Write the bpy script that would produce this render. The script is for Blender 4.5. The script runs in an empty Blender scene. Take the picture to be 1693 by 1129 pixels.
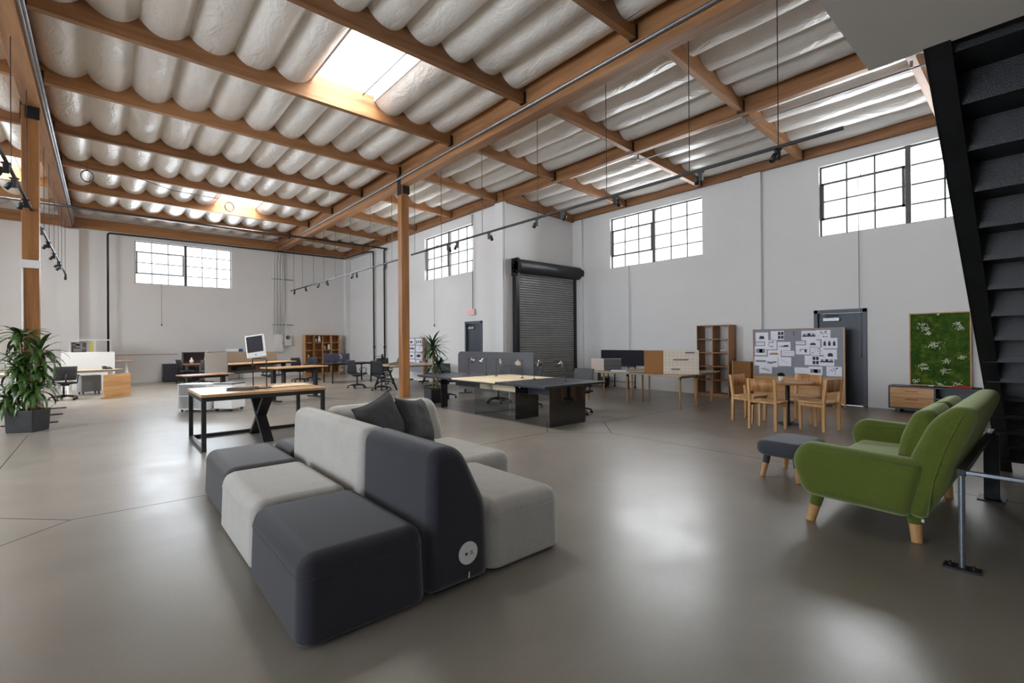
import bpy, bmesh, math, random
from mathutils import Vector, Matrix, noise
random.seed(7)
C = bpy.context.scene.collection
PI = math.pi
R = math.radians

# ------------------------------------------------------------------ mesh builder
class MB:
    def __init__(self):
        self.v = []; self.f = []; self.m = []; self.s = []
    def add(self, verts, faces, mi=0, smooth=False, M=None):
        o = len(self.v)
        for p in verts:
            p = Vector(p)
            self.v.append(M @ p if M is not None else p)
        for fc in faces:
            self.f.append([o + i for i in fc]); self.m.append(mi); self.s.append(smooth)
        return self
    def box(self, x0, x1, y0, y1, z0, z1, mi=0, M=None):
        if x0 > x1: x0, x1 = x1, x0
        if y0 > y1: y0, y1 = y1, y0
        if z0 > z1: z0, z1 = z1, z0
        v = [(x0,y0,z0),(x1,y0,z0),(x1,y1,z0),(x0,y1,z0),(x0,y0,z1),(x1,y0,z1),(x1,y1,z1),(x0,y1,z1)]
        return self.add(v, [(0,3,2,1),(4,5,6,7),(0,1,5,4),(1,2,6,5),(2,3,7,6),(3,0,4,7)], mi, False, M)
    def bm(self, bm, mi=0, smooth=True, M=None):
        bm.verts.index_update()
        self.add([v.co.copy() for v in bm.verts], [[v.index for v in f.verts] for f in bm.faces], mi, smooth, M)
        bm.free(); return self
    def rbox(self, x0, x1, y0, y1, z0, z1, r=.01, seg=2, mi=0, M=None, smooth=True):
        b = bmesh.new(); bmesh.ops.create_cube(b, size=1)
        for v in b.verts:
            v.co = Vector(((x0+x1)/2 + v.co.x*(x1-x0), (y0+y1)/2 + v.co.y*(y1-y0), (z0+z1)/2 + v.co.z*(z1-z0)))
        bmesh.ops.bevel(b, geom=list(b.edges), offset=r, segments=seg, profile=.5, affect='EDGES', clamp_overlap=True)
        return self.bm(b, mi, smooth, M)
    def hexa(self, bot, top, r=.06, seg=4, rb=.02, mi=0, M=None):
        """soft block from four bottom and four top corners (counter-clockwise)"""
        b = bmesh.new()
        vs = [b.verts.new(p) for p in list(bot) + list(top)]
        for fc in [(3,2,1,0),(4,5,6,7),(0,1,5,4),(1,2,6,5),(2,3,7,6),(3,0,4,7)]:
            b.faces.new([vs[i] for i in fc])
        zb = min(p[2] for p in bot)
        bote = [e for e in b.edges if all(v.co.z < zb + 1e-4 for v in e.verts)]
        bmesh.ops.bevel(b, geom=[e for e in b.edges if e not in bote], offset=r, segments=seg, profile=.5, affect='EDGES', clamp_overlap=True)
        bote = [e for e in b.edges if all(v.co.z < zb + 1e-4 for v in e.verts)]
        bmesh.ops.bevel(b, geom=bote, offset=rb, segments=2, profile=.5, affect='EDGES', clamp_overlap=True)
        return self.bm(b, mi, True, M)
    def cyl(self, p0, p1, r0, r1=None, n=12, mi=0, caps=True, M=None):
        p0, p1 = Vector(p0), Vector(p1); r1 = r0 if r1 is None else r1
        d = (p1-p0).normalized(); a = d.orthogonal().normalized(); b = d.cross(a)
        ring = lambda p, r: [p + (a*math.cos(2*PI*i/n) + b*math.sin(2*PI*i/n))*r for i in range(n)]
        A, B = ring(p0, r0), ring(p1, r1)
        self.add(A+B, [(i,(i+1)%n,n+(i+1)%n,n+i) for i in range(n)], mi, True, M)
        if caps:
            if r0 > 1e-5: self.add(A, [list(range(n))[::-1]], mi, False, M)
            if r1 > 1e-5: self.add(B, [list(range(n))], mi, False, M)
        return self
    def tube(self, pts, r, n=8, mi=0, closed=False, M=None, flat=1.0):
        pts = [Vector(p) for p in pts]; k = len(pts); V = []; prev = None
        for i, p in enumerate(pts):
            if closed: t = (pts[(i+1) % k] - pts[i-1])
            else: t = pts[min(i+1,k-1)] - pts[max(i-1,0)]
            t.normalize()
            if prev is None: a = t.orthogonal().normalized()
            else:
                a = prev - t*prev.dot(t); a = a.normalized() if a.length > 1e-6 else t.orthogonal().normalized()
            prev = a; b = t.cross(a); rr = r[i] if isinstance(r, (list, tuple)) else r
            V += [p + (a*math.cos(2*PI*j/n) + b*math.sin(2*PI*j/n)*flat)*rr for j in range(n)]
        F = []
        for i in range(k if closed else k-1):
            i2 = (i+1) % k
            F += [(i*n+j, i*n+(j+1)%n, i2*n+(j+1)%n, i2*n+j) for j in range(n)]
        if not closed: F += [list(range(n))[::-1], [(k-1)*n+j for j in range(n)]]
        return self.add(V, F, mi, True, M)
    def lathe(self, prof, n=20, mi=0, M=None):
        V = []; F = []
        for r, z in prof: V += [(r*math.cos(2*PI*j/n), r*math.sin(2*PI*j/n), z) for j in range(n)]
        for i in range(len(prof)-1):
            F += [(i*n+j, i*n+(j+1)%n, (i+1)*n+(j+1)%n, (i+1)*n+j) for j in range(n)]
        if prof[0][0] > 1e-5: F.append(list(range(n))[::-1])
        if prof[-1][0] > 1e-5: F.append([(len(prof)-1)*n+j for j in range(n)])
        return self.add(V, F, mi, True, M)
    def prism(self, poly, a0, a1, axis='y', mi=0, M=None, smooth=False):
        """poly = 2-D outline; axis x -> (y,z), y -> (x,z), z -> (x,y)"""
        def P(u, w, a): return {'x':(a,u,w),'y':(u,a,w),'z':(u,w,a)}[axis]
        n = len(poly)
        A = [P(u,w,a0) for u,w in poly]; B = [P(u,w,a1) for u,w in poly]
        area = sum(poly[i][0]*poly[(i+1)%n][1]-poly[(i+1)%n][0]*poly[i][1] for i in range(n))
        flip = (area > 0) == (axis == 'y')
        f0 = list(range(n)); f1 = list(range(n, 2*n))
        if not flip: f0 = f0[::-1]
        else: f1 = f1[::-1]
        self.add(A+B, [f0, f1], mi, False, M)
        sd = [(i,(i+1)%n,n+(i+1)%n,n+i) for i in range(n)]
        if flip: sd = [q[::-1] for q in sd]
        return self.add(A+B, sd, mi, smooth, M)
    def sprism(self, poly, a0, a1, axis, r, seg=3, mi=0, M=None, minang=0):
        """prism with all its rim edges rounded (upholstery)"""
        def P(u, w, a): return {'x':(a,u,w),'y':(u,a,w),'z':(u,w,a)}[axis]
        if a0 > a1: a0, a1 = a1, a0
        pts = [Vector(p) for p in poly]; n = len(pts)
        if sum(pts[i].x*pts[(i+1)%n].y-pts[(i+1)%n].x*pts[i].y for i in range(n)) < 0: pts.reverse()
        r = min(r, (a1-a0)*.49)
        c = sum(pts, Vector((0,0)))/n
        xx = sum((p.x-c.x)**2 for p in pts); yy = sum((p.y-c.y)**2 for p in pts); xy = sum((p.x-c.x)*(p.y-c.y) for p in pts)
        th = .5*math.atan2(2*xy, xx-yy); ax = Vector((math.cos(th), math.sin(th))); ay = Vector((-ax.y, ax.x))
        U = [p.dot(ax) for p in pts]; W = [p.dot(ay) for p in pts]
        cu, cw, hu, hw = (max(U)+min(U))/2, (max(W)+min(W))/2, (max(U)-min(U))/2, (max(W)-min(W))/2
        def inset(d):
            ku, kw = 1-min(.6,d/hu), 1-min(.6,d/hw)
            return [ax*(cu+(u-cu)*ku)+ay*(cw+(w-cw)*kw) for u, w in zip(U, W)]
        levels = [(a0+r*(1-math.cos(PI/2*k/seg)), r*(1-math.sin(PI/2*k/seg))) for k in range(seg+1)]
        store = {k: inset(levels[k][1]) for k in range(seg+1)}
        prof = [(levels[k][0], store[k]) for k in range(seg+1)]
        prof = prof + [(a0+a1-a, q) for a, q in reversed(prof)]
        b = bmesh.new(); rings = []
        for a, ps in prof: rings.append([b.verts.new(P(p.x, p.y, a)) for p in ps])
        for A, B in zip(rings, rings[1:]):
            for i in range(n): b.faces.new((A[i], A[(i+1)%n], B[(i+1)%n], B[i]))
        b.faces.new(rings[0][::-1]); b.faces.new(rings[-1])
        bmesh.ops.recalc_face_normals(b, faces=list(b.faces))
        return self.bm(b, mi, True, M)
    def build(self, name, mats, parent=None, wn=False, bevel=0, loc=None):
        me = bpy.data.meshes.new(name)
        me.from_pydata([tuple(p) for p in self.v], [], self.f)
        if not isinstance(mats, (list, tuple)): mats = [mats]
        for m in mats: me.materials.append(m)
        me.polygons.foreach_set('material_index', self.m)
        me.polygons.foreach_set('use_smooth', self.s)
        me.validate(); me.update()
        o = bpy.data.objects.new(name, me); C.objects.link(o)
        if parent is not None: o.parent = parent
        if loc is not None: o.location = loc
        if bevel:
            md = o.modifiers.new('bevel', 'BEVEL'); md.width = bevel; md.segments = 2; md.limit_method = 'ANGLE'; md.angle_limit = R(50)
        if wn:
            md = o.modifiers.new('wn', 'WEIGHTED_NORMAL'); md.weight = 80
        return o

def rounded(poly, r, seg=5):
    """round the corners of a closed 2-D outline; r is one radius or one per corner"""
    out = []; n = len(poly)
    for i in range(n):
        p = Vector(poly[i]); a = Vector(poly[i-1]) - p; b = Vector(poly[(i+1)%n]) - p
        rr = r[i] if isinstance(r, (list,tuple)) else r
        if rr <= 0: out.append(tuple(p)); continue
        rr = min(rr, a.length*.48, b.length*.48)
        p0 = p + a.normalized()*rr; p1 = p + b.normalized()*rr
        for k in range(seg+1):
            t = k/seg; out.append(tuple(p0*(1-t)**2 + p*2*t*(1-t) + p1*t*t))
    return out

def T(x=0, y=0, z=0, rz=0, rx=0, ry=0):
    return Matrix.Translation((x,y,z)) @ Matrix.Rotation(rz,4,'Z') @ Matrix.Rotation(rx,4,'X') @ Matrix.Rotation(ry,4,'Y')

# ------------------------------------------------------------------ tagging
def tag(o, label, cat, group=None, kind=None):
    o['label'] = label; o['category'] = cat
    if group: o['group'] = group
    if kind: o['kind'] = kind
    return o
def thing(name, label, cat, loc=(0,0,0), rz=0, group=None):
    o = bpy.data.objects.new(name, None); C.objects.link(o)
    o.empty_display_size = .1
    o.location = loc; o.rotation_euler = (0,0,rz)
    return tag(o, label, cat, group)
def struct(o, label=None, cat=None):
    o['kind'] = 'structure'
    if label: o['label'] = label
    if cat: o['category'] = cat
    return o
KIDS = {}
def dup(root, loc, rz, label, group=None):
    r = root.copy(); C.objects.link(r); r.location = loc; r.rotation_euler = (0,0,rz); r['label'] = label
    if group: r['group'] = group
    for ch in [o for o in C.objects if o.parent == root]:
        c = ch.copy(); C.objects.link(c); c.parent = r
        for g in [o for o in C.objects if o.parent == ch]:
            d = g.copy(); C.objects.link(d); d.parent = c
    return r

# ------------------------------------------------------------------ materials
def lin(c):
    return tuple(((x/255)/12.92 if x/255 <= .04045 else ((x/255+.055)/1.055)**2.4) for x in c) + (1,)
MATS = {}
def base_mat(name):
    m = bpy.data.materials.new(name); m.use_nodes = True
    return m, m.node_tree.nodes, m.node_tree.links, m.node_tree.nodes['Principled BSDF']
def N(nodes, t, **kw):
    n = nodes.new(t)
    for k, v in kw.items():
        if k in n.inputs: n.inputs[k].default_value = v
        else: setattr(n, k, v)
    return n
def mat(name, c, rough=.5, metal=0, var=.06, scale=8, bump=0, bscale=60, spec=.5, coat=0, stretch=None, sheen=0):
    """plain painted / woven / metal surface with a little procedural variation"""
    m, nd, ln, p = base_mat(name)
    tc = N(nd, 'ShaderNodeTexCoord'); mp = N(nd, 'ShaderNodeMapping')
    if stretch: mp.inputs['Scale'].default_value = stretch
    ln.new(tc.outputs['Object'], mp.inputs[0])
    nz = N(nd, 'ShaderNodeTexNoise', Scale=scale, Detail=3.0); ln.new(mp.outputs[0], nz.inputs['Vector'])
    cr = N(nd, 'ShaderNodeValToRGB'); L = lin(c)
    cr.color_ramp.elements[0].position = .3; cr.color_ramp.elements[1].position = .7
    cr.color_ramp.elements[0].color = tuple(x*(1-var) for x in L[:3]) + (1,)
    cr.color_ramp.elements[1].color = tuple(min(1,x*(1+var)) for x in L[:3]) + (1,)
    ln.new(nz.outputs[0], cr.inputs[0]); ln.new(cr.outputs[0], p.inputs['Base Color'])
    p.inputs['Roughness'].default_value = rough; p.inputs['Metallic'].default_value = metal
    p.inputs['Specular IOR Level'].default_value = spec; p.inputs['Coat Weight'].default_value = coat
    if sheen: p.inputs['Sheen Weight'].default_value = sheen
    if bump:
        b = N(nd, 'ShaderNodeBump', Strength=bump, Distance=.01)
        n2 = N(nd, 'ShaderNodeTexNoise', Scale=bscale, Detail=2.0); ln.new(tc.outputs['Object'], n2.inputs['Vector'])
        ln.new(n2.outputs[0], b.inputs['Height']); ln.new(b.outputs[0], p.inputs['Normal'])
    MATS[name] = m; return m
def wood(name, c0, c1, axis='x', rough=.45, freq=22, spec=.4, knots=0, plank=0):
    """straight-grained timber; grain runs along the given object axis"""
    m, nd, ln, p = base_mat(name)
    tc = N(nd, 'ShaderNodeTexCoord'); mp = N(nd, 'ShaderNodeMapping')
    s = {'x':(.07,1,1),'y':(1,.07,1),'z':(1,1,.07)}[axis]
    mp.inputs['Scale'].default_value = s; ln.new(tc.outputs['Object'], mp.inputs[0])
    n1 = N(nd, 'ShaderNodeTexNoise', Scale=freq, Detail=5.0, Roughness=.65); ln.new(mp.outputs[0], n1.inputs['Vector'])
    n2 = N(nd, 'ShaderNodeTexNoise', Scale=freq*.18, Detail=2.0); ln.new(mp.outputs[0], n2.inputs['Vector'])
    ad = N(nd, 'ShaderNodeMath', operation='ADD'); ln.new(n1.outputs[0], ad.inputs[0]); ln.new(n2.outputs[0], ad.inputs[1])
    cr = N(nd, 'ShaderNodeValToRGB'); e = cr.color_ramp.elements
    e[0].position = .72; e[1].position = 1.25 if False else 1.0
    e[0].color = lin(c0); e[1].color = lin(c1)
    md = N(nd, 'ShaderNodeMapRange'); md.inputs[1].default_value = .6; md.inputs[2].default_value = 1.4
    ln.new(ad.outputs[0], md.inputs[0])
    e[0].position = .25; e[1].position = .75
    ln.new(md.outputs[0], cr.inputs[0]); out = cr.outputs[0]
    if plank:
        w = N(nd, 'ShaderNodeMapping'); w.inputs['Scale'].default_value = {'x':(.02,1,1),'y':(1,.02,1),'z':(1,1,.02)}[axis]
        ln.new(tc.outputs['Object'], w.inputs[0])
        vo = N(nd, 'ShaderNodeTexVoronoi', Scale=plank); ln.new(w.outputs[0], vo.inputs['Vector'])
        hs = N(nd, 'ShaderNodeHueSaturation'); sp = N(nd, 'ShaderNodeSeparateColor'); ln.new(vo.outputs['Color'], sp.inputs[0])
        mr = N(nd, 'ShaderNodeMapRange'); mr.inputs[3].default_value = .62; mr.inputs[4].default_value = 1.25
        ln.new(sp.outputs[0], mr.inputs[0]); ln.new(mr.outputs[0], hs.inputs['Value']); ln.new(out, hs.inputs['Color']); out = hs.outputs[0]
    ln.new(out, p.inputs['Base Color'])
    p.inputs['Roughness'].default_value = rough; p.inputs['Specular IOR Level'].default_value = spec
    b = N(nd, 'ShaderNodeBump', Strength=.15, Distance=.004); ln.new(n1.outputs[0], b.inputs['Height']); ln.new(b.outputs[0], p.inputs['Normal'])
    MATS[name] = m; return m
def fabric(name, c, var=.12, weave=420, bump=.25, rough=.95, fleck=.25):
    m, nd, ln, p = base_mat(name)
    tc = N(nd, 'ShaderNodeTexCoord')
    n1 = N(nd, 'ShaderNodeTexNoise', Scale=5.0, Detail=3.0); ln.new(tc.outputs['Object'], n1.inputs['Vector'])
    n2 = N(nd, 'ShaderNodeTexNoise', Scale=weave, Detail=1.0); ln.new(tc.outputs['Object'], n2.inputs['Vector'])
    cr = N(nd, 'ShaderNodeValToRGB'); L = lin(c)
    cr.color_ramp.elements[0].position = .35; cr.color_ramp.elements[1].position = .65
    cr.color_ramp.elements[0].color = tuple(x*(1-fleck) for x in L[:3])+(1,); cr.color_ramp.elements[1].color = tuple(min(1,x*(1+fleck)) for x in L[:3])+(1,)
    ln.new(n2.outputs[0], cr.inputs[0])
    hs = N(nd, 'ShaderNodeHueSaturation'); mr = N(nd, 'ShaderNodeMapRange'); mr.inputs[3].default_value = 1-var; mr.inputs[4].default_value = 1+var
    ln.new(n1.outputs[0], mr.inputs[0]); ln.new(mr.outputs[0], hs.inputs['Value']); ln.new(cr.outputs[0], hs.inputs['Color'])
    ln.new(hs.outputs[0], p.inputs['Base Color'])
    p.inputs['Roughness'].default_value = rough; p.inputs['Specular IOR Level'].default_value = .2; p.inputs['Sheen Weight'].default_value = .25
    b = N(nd, 'ShaderNodeBump', Strength=bump, Distance=.003); ln.new(n2.outputs[0], b.inputs['Height'])
    ln.new(b.outputs[0], p.inputs['Normal'])
    MATS[name] = m; return m
def glassy(name, tint=(255,255,255), refl=.08, rough=.02, haze=0):
    m, nd, ln, p = base_mat(name); nd.remove(p)
    out = nd['Material Output']
    tr = N(nd, 'ShaderNodeBsdfTransparent'); tr.inputs[0].default_value = lin(tint)
    gl = N(nd, 'ShaderNodeBsdfGlossy'); gl.inputs['Roughness'].default_value = rough
    fr = N(nd, 'ShaderNodeFresnel', IOR=1.45)
    mx = N(nd, 'ShaderNodeMixShader'); 
    ln.new(fr.outputs[0], mx.inputs[0]); ln.new(tr.outputs[0], mx.inputs[1]); ln.new(gl.outputs[0], mx.inputs[2]); res = mx.outputs[0]
    if haze:
        tl = N(nd, 'ShaderNodeBsdfTranslucent'); m2 = N(nd, 'ShaderNodeMixShader'); 
        nz = N(nd, 'ShaderNodeTexNoise', Scale=1.6, Detail=4.0); tc = N(nd, 'ShaderNodeTexCoord'); ln.new(tc.outputs['Object'], nz.inputs['Vector'])
        mr = N(nd, 'ShaderNodeMapRange'); mr.inputs[1].default_value = .4; mr.inputs[2].default_value = .7; mr.inputs[3].default_value = haze*.4; mr.inputs[4].default_value = haze
        ln.new(nz.outputs[0], mr.inputs[0]); ln.new(mr.outputs[0], m2.inputs[0])
        ln.new(res, m2.inputs[1]); ln.new(tl.outputs[0], m2.inputs[2]); res = m2.outputs[0]
    ln.new(res, out.inputs[0]); MATS[name] = m; return m

M_wall = mat('wall_paint', (226,226,226), .75, var=.015, scale=1.2, bump=.05, bscale=14, spec=.25)
M_wallw = mat('wall_paint_pilaster', (226,226,226), .75, var=.01, scale=1.5, bump=.05, bscale=14, spec=.25)
M_soffit = mat('soffit_paint', (242,240,238), .85, var=.03, scale=3, bump=.15, bscale=220, spec=.2)
M_fir = wood('fir_timber', (126,86,54), (172,124,82), 'x', .55, 9)
M_firy = wood('fir_timber_y', (126,86,54), (172,124,82), 'y', .55, 9)
M_firz = wood('fir_timber_z', (128,84,46), (172,118,68), 'z', .5, 9)
M_black = mat('black_powder_coat', (30,30,32), .45, var=.1, scale=30, bump=.05, bscale=300)
M_steelbk = mat('blackened_steel', (34,35,38), .5, .3, var=.25, scale=6, bump=.15, bscale=40)
M_stair = mat('black_stair_steel', (26,27,31), .42, .2, var=.25, scale=5, bump=.25, bscale=180)
M_frame = mat('window_frame_steel', (92,92,92), .6, .2, var=.15, scale=20)
M_galv = mat('galvanised_steel', (150,152,155), .4, .8, var=.12, scale=20)
M_steel = mat('brushed_steel', (120,126,134), .35, .85, var=.1, scale=30)
M_chrome = mat('polished_metal', (200,202,205), .18, .95, var=.03)
M_door = mat('door_paint', (58,64,76), .45, var=.05, scale=3)
M_doorf = mat('door_frame_paint', (70,76,88), .45, var=.05, scale=4)
M_shutter = mat('shutter_slate', (168,168,168), .55, .1, var=.08, scale=3)
M_shutd = mat('shutter_dark', (46,46,48), .45, .4, var=.08, scale=8)
M_navy = fabric('charcoal_navy_wool', (43,43,50))
M_char = fabric('charcoal_wool', (54,54,56))
M_ltgr = fabric('pale_grey_wool', (163,160,154))
M_green = fabric('moss_green_felt', (82,93,34), var=.12, weave=260, bump=.4)
M_ott = fabric('slate_felt', (66,68,76), weave=260, bump=.35)
M_cush = mat('charcoal_cushion_cotton', (72,72,74), .85, var=.1, scale=14, bump=.35, bscale=22, spec=.25)
M_felt = fabric('grey_felt_screen', (92,93,98), var=.05, weave=180)
M_feltl = fabric('taupe_felt_screen', (150,142,132), var=.05, weave=180)
M_feltp = fabric('grey_pinboard_felt', (146,149,160), var=.06, weave=150, fleck=.35)
M_mesh = mat('charcoal_chair_mesh', (62,64,68), .7, var=.15, scale=300, bump=.2, bscale=400)
M_meshd = mat('black_chair_mesh', (34,36,42), .7, var=.15, scale=300, bump=.2, bscale=400)
M_plast = mat('black_plastic', (24,24,26), .45, var=.08, scale=20)
M_oak = wood('oak_x', (176,128,80), (212,168,116), 'x', .4, 20)
M_oaky = wood('oak_y', (176,128,80), (212,168,116), 'y', .4, 20)
M_oakz = wood('oak_z', (168,122,76), (206,162,112), 'z', .4, 20)
M_chairw = wood('chair_oak', (186,138,88), (224,180,126), 'z', .45, 24)
M_chairback = wood('chair_mixed_planks', (160,108,64), (208,154,98), 'z', .45, 20, plank=13)
M_walnut = wood('shelf_wood_z', (138,98,62), (172,128,86), 'z', .45, 18)
M_bench = wood('ash_bench_top', (150,128,98), (188,168,136), 'y', .35, 18)
M_ply = wood('cream_plywood', (206,186,150), (232,216,186), 'y', .5, 12)
M_pegply = mat('pale_birch_ply', (232,220,204), .5, var=.05, scale=6, stretch=(1,.1,1))
M_redw = wood('reddish_worktop', (150,98,68), (192,140,102), 'x', .35, 18)
M_rustic = wood('rustic_tabletop', (150,112,72), (196,156,108), 'x', .24, 14, spec=.8)
M_cork = mat('cork', (150,104,62), .9, var=.25, scale=60, bump=.2, bscale=90)
M_lam = mat('black_linoleum', (42,44,52), .4, var=.06, scale=20, spec=.5)
M_gloss = mat('black_gloss_panel', (12,12,13), .06, var=.05, scale=3, spec=.7, coat=.5)
M_white = mat('white_laminate', (228,228,228), .35, var=.02, scale=3)
M_whiteg = mat('white_gloss_board', (232,236,238), .12, var=.02, scale=3, coat=.4)
M_grey = mat('grey_laminate', (126,128,130), .45, var=.04, scale=3)
M_paper = mat('paper', (240,240,250), .8, var=.03, scale=10)
M_ink = mat('ink_dark', (62,64,72), .8, var=.2, scale=60)
M_inkb = mat('ink_blue_pencil', (128,130,170), .8, var=.2, scale=60)
M_inkw = mat('ink_warm', (176,136,104), .8, var=.3, scale=50)
M_red = mat('red_enamel', (176,44,36), .45, var=.1, scale=20)
M_pinkw = mat('blush_slat', (224,206,198), .6, var=.05, scale=20)
M_dkslat = mat('charcoal_slat', (74,70,70), .6, var=.12, scale=30)
M_soil = mat('potting_soil', (52,40,30), .95, var=.4, scale=80, bump=.6, bscale=60)
M_pot = mat('charcoal_planter', (38,38,39), .6, var=.12, scale=60, bump=.15, bscale=120)
M_leaf = mat('glossy_leaf', (58,88,36), .3, var=.35, scale=5, spec=.6)
M_leafd = mat('dark_leaf', (40,62,34), .3, var=.35, scale=6, spec=.6)
M_stem = mat('cane_stem', (142,118,72), .7, var=.2, scale=40, bump=.3, bscale=60)
M_screenoff = mat('dark_display', (60,60,66), .12, var=.03, scale=2, coat=.5)
M_yellow = mat('yellow_board', (206,196,74), .6, var=.05)
M_blue = mat('blue_ink', (38,70,120), .5, var=.05)
M_beige = mat('beige_cloth', (206,186,158), .85, var=.1, scale=30, bump=.3, bscale=30)
M_stone = mat('speckled_stone', (150,146,140), .8, var=.4, scale=60, bump=.4, bscale=50)
M_copper = mat('copper_pipe_bend', (120,100,80), .4, .7, var=.1)
M_glass = glassy('window_glass', haze=.10)
M_clear = glassy('clear_acrylic', (236,240,238))
M_sky = glassy('skylight_acrylic', haze=.25)
M_disc = mat('white_disc', (206,206,204), .5, var=.03)

# floor: polished concrete with saw-cut joints (lines and diamonds round old column pads)
def floor_mat():
    m, nd, ln, p = base_mat('polished_concrete')
    tc = N(nd, 'ShaderNodeTexCoord'); sx = N(nd, 'ShaderNodeSeparateXYZ'); ln.new(tc.outputs['Object'], sx.inputs[0])
    def mth(op, a, b=None, cl=False):
        n = N(nd, 'ShaderNodeMath', operation=op)
        for i, q in enumerate((a, b)):
            if q is None: continue
            if isinstance(q, (int, float)): n.inputs[i].default_value = q
            else: ln.new(q, n.inputs[i])
        return n.outputs[0]
    def cell(s, off, per):
        return mth('ABSOLUTE', mth('SUBTRACT', mth('FLOORED_MODULO', mth('ADD', s, per/2 - off), per), per/2))
    u = cell(sx.outputs[0], -.93, 7.05); v = cell(sx.outputs[1], 5.4, 6.35)
    d = mth('ADD', u, v)
    line = mth('MAXIMUM', mth('LESS_THAN', u, .006), mth('LESS_THAN', v, .006))
    line = mth('MULTIPLY', line, mth('GREATER_THAN', d, .72))
    dia = mth('LESS_THAN', mth('ABSOLUTE', mth('SUBTRACT', d, .72)), .008)
    J = mth('MAXIMUM', line, dia)
    n1 = N(nd, 'ShaderNodeTexNoise', Scale=.55, Detail=6.0, Roughness=.6, Distortion=.6); ln.new(tc.outputs['Object'], n1.inputs['Vector'])
    n2 = N(nd, 'ShaderNodeTexNoise', Scale=45.0, Detail=4.0, Roughness=.7); ln.new(tc.outputs['Object'], n2.inputs['Vector'])
    n3 = N(nd, 'ShaderNodeTexNoise', Scale=1.7, Detail=5.0, Roughness=.55, Distortion=.25); ln.new(tc.outputs['Object'], n3.inputs['Vector'])
    cr = N(nd, 'ShaderNodeValToRGB'); e = cr.color_ramp.elements
    e[0].position = .3; e[0].color = lin((118,112,103)); e[1].position = .7; e[1].color = lin((138,132,123))
    ln.new(n1.outputs[0], cr.inputs[0])
    hs = N(nd, 'ShaderNodeHueSaturation')
    val = mth('ADD', mth('MULTIPLY', n2.outputs[0], .22), mth('ADD', mth('MULTIPLY', n3.outputs[0], .12), .83))
    ln.new(val, hs.inputs['Value']); ln.new(cr.outputs[0], hs.inputs['Color'])
    mx = N(nd, 'ShaderNodeMix', data_type='RGBA'); ln.new(J, mx.inputs[0]); ln.new(hs.outputs[0], mx.inputs[6]); mx.inputs[7].default_value = lin((52,48,44))
    ln.new(mx.outputs[2], p.inputs['Base Color'])
    mr = N(nd, 'ShaderNodeMapRange'); mr.inputs[1].default_value = .3; mr.inputs[2].default_value = .7; mr.inputs[3].default_value = .28; mr.inputs[4].default_value = .36
    ln.new(n3.outputs[0], mr.inputs[0])
    ro = mth('MAXIMUM', mr.outputs[0], J); ln.new(ro, p.inputs['Roughness'])
    p.inputs['Specular IOR Level'].default_value = .5
    b = N(nd, 'ShaderNodeBump', Strength=.02, Distance=.01); ln.new(n2.outputs[0], b.inputs['Height']); ln.new(b.outputs[0], p.inputs['Normal'])
    return m
M_floor = floor_mat()

def insul_mat():
    m, nd, ln, p = base_mat('insulation_facing')
    tc = N(nd, 'ShaderNodeTexCoord')
    mp = N(nd, 'ShaderNodeMapping'); mp.inputs['Scale'].default_value = (1, .45, 1); ln.new(tc.outputs['Object'], mp.inputs[0])
    n1 = N(nd, 'ShaderNodeTexNoise', Scale=3.0, Detail=4.0, Roughness=.55, Distortion=2.2); ln.new(mp.outputs[0], n1.inputs['Vector'])
    n2 = N(nd, 'ShaderNodeTexNoise', Scale=11.0, Detail=3.0, Distortion=1.6); ln.new(mp.outputs[0], n2.inputs['Vector'])
    ad = N(nd, 'ShaderNodeMath', operation='MULTIPLY_ADD'); ln.new(n2.outputs[0], ad.inputs[0]); ad.inputs[1].default_value = .35; ln.new(n1.outputs[0], ad.inputs[2])
    b = N(nd, 'ShaderNodeBump', Strength=.55, Distance=.05); ln.new(ad.outputs[0], b.inputs['Height']); ln.new(b.outputs[0], p.inputs['Normal'])
    cr = N(nd, 'ShaderNodeValToRGB'); cr.color_ramp.elements[0].color = lin((222,217,211)); cr.color_ramp.elements[1].color = lin((238,234,229))
    ln.new(n1.outputs[0], cr.inputs[0]); ln.new(cr.outputs[0], p.inputs['Base Color'])
    p.inputs['Roughness'].default_value = .36; p.inputs['Specular IOR Level'].default_value = .7
    return m
M_insul = insul_mat()

def moss_mat():
    m, nd, ln, p = base_mat('preserved_moss')
    tc = N(nd, 'ShaderNodeTexCoord')
    n1 = N(nd, 'ShaderNodeTexNoise', Scale=7.0, Detail=6.0, Roughness=.65, Distortion=.2); ln.new(tc.outputs['Object'], n1.inputs['Vector'])
    n2 = N(nd, 'ShaderNodeTexNoise', Scale=55.0, Detail=5.0, Roughness=.8); ln.new(tc.outputs['Object'], n2.inputs['Vector'])
    cr = N(nd, 'ShaderNodeValToRGB'); e = cr.color_ramp.elements
    e[0].position = .35; e[0].color = lin((46,84,36)); e[1].position = .68; e[1].color = lin((122,134,52))
    x = cr.color_ramp.elements.new(.52); x.color = lin((76,104,40))
    ln.new(n1.outputs[0], cr.inputs[0])
    hs = N(nd, 'ShaderNodeHueSaturation'); mr = N(nd, 'ShaderNodeMapRange'); mr.inputs[3].default_value = .25; mr.inputs[4].default_value = 1.75
    ln.new(n2.outputs[0], mr.inputs[0]); ln.new(mr.outputs[0], hs.inputs['Value']); ln.new(cr.outputs[0], hs.inputs['Color'])
    ln.new(hs.outputs[0], p.inputs['Base Color']); p.inputs['Roughness'].default_value = .95; p.inputs['Specular IOR Level'].default_value = .1
    b = N(nd, 'ShaderNodeBump', Strength=.8, Distance=.03); ln.new(n2.outputs[0], b.inputs['Height']); ln.new(b.outputs[0], p.inputs['Normal'])
    return m
M_moss = moss_mat()
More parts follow.
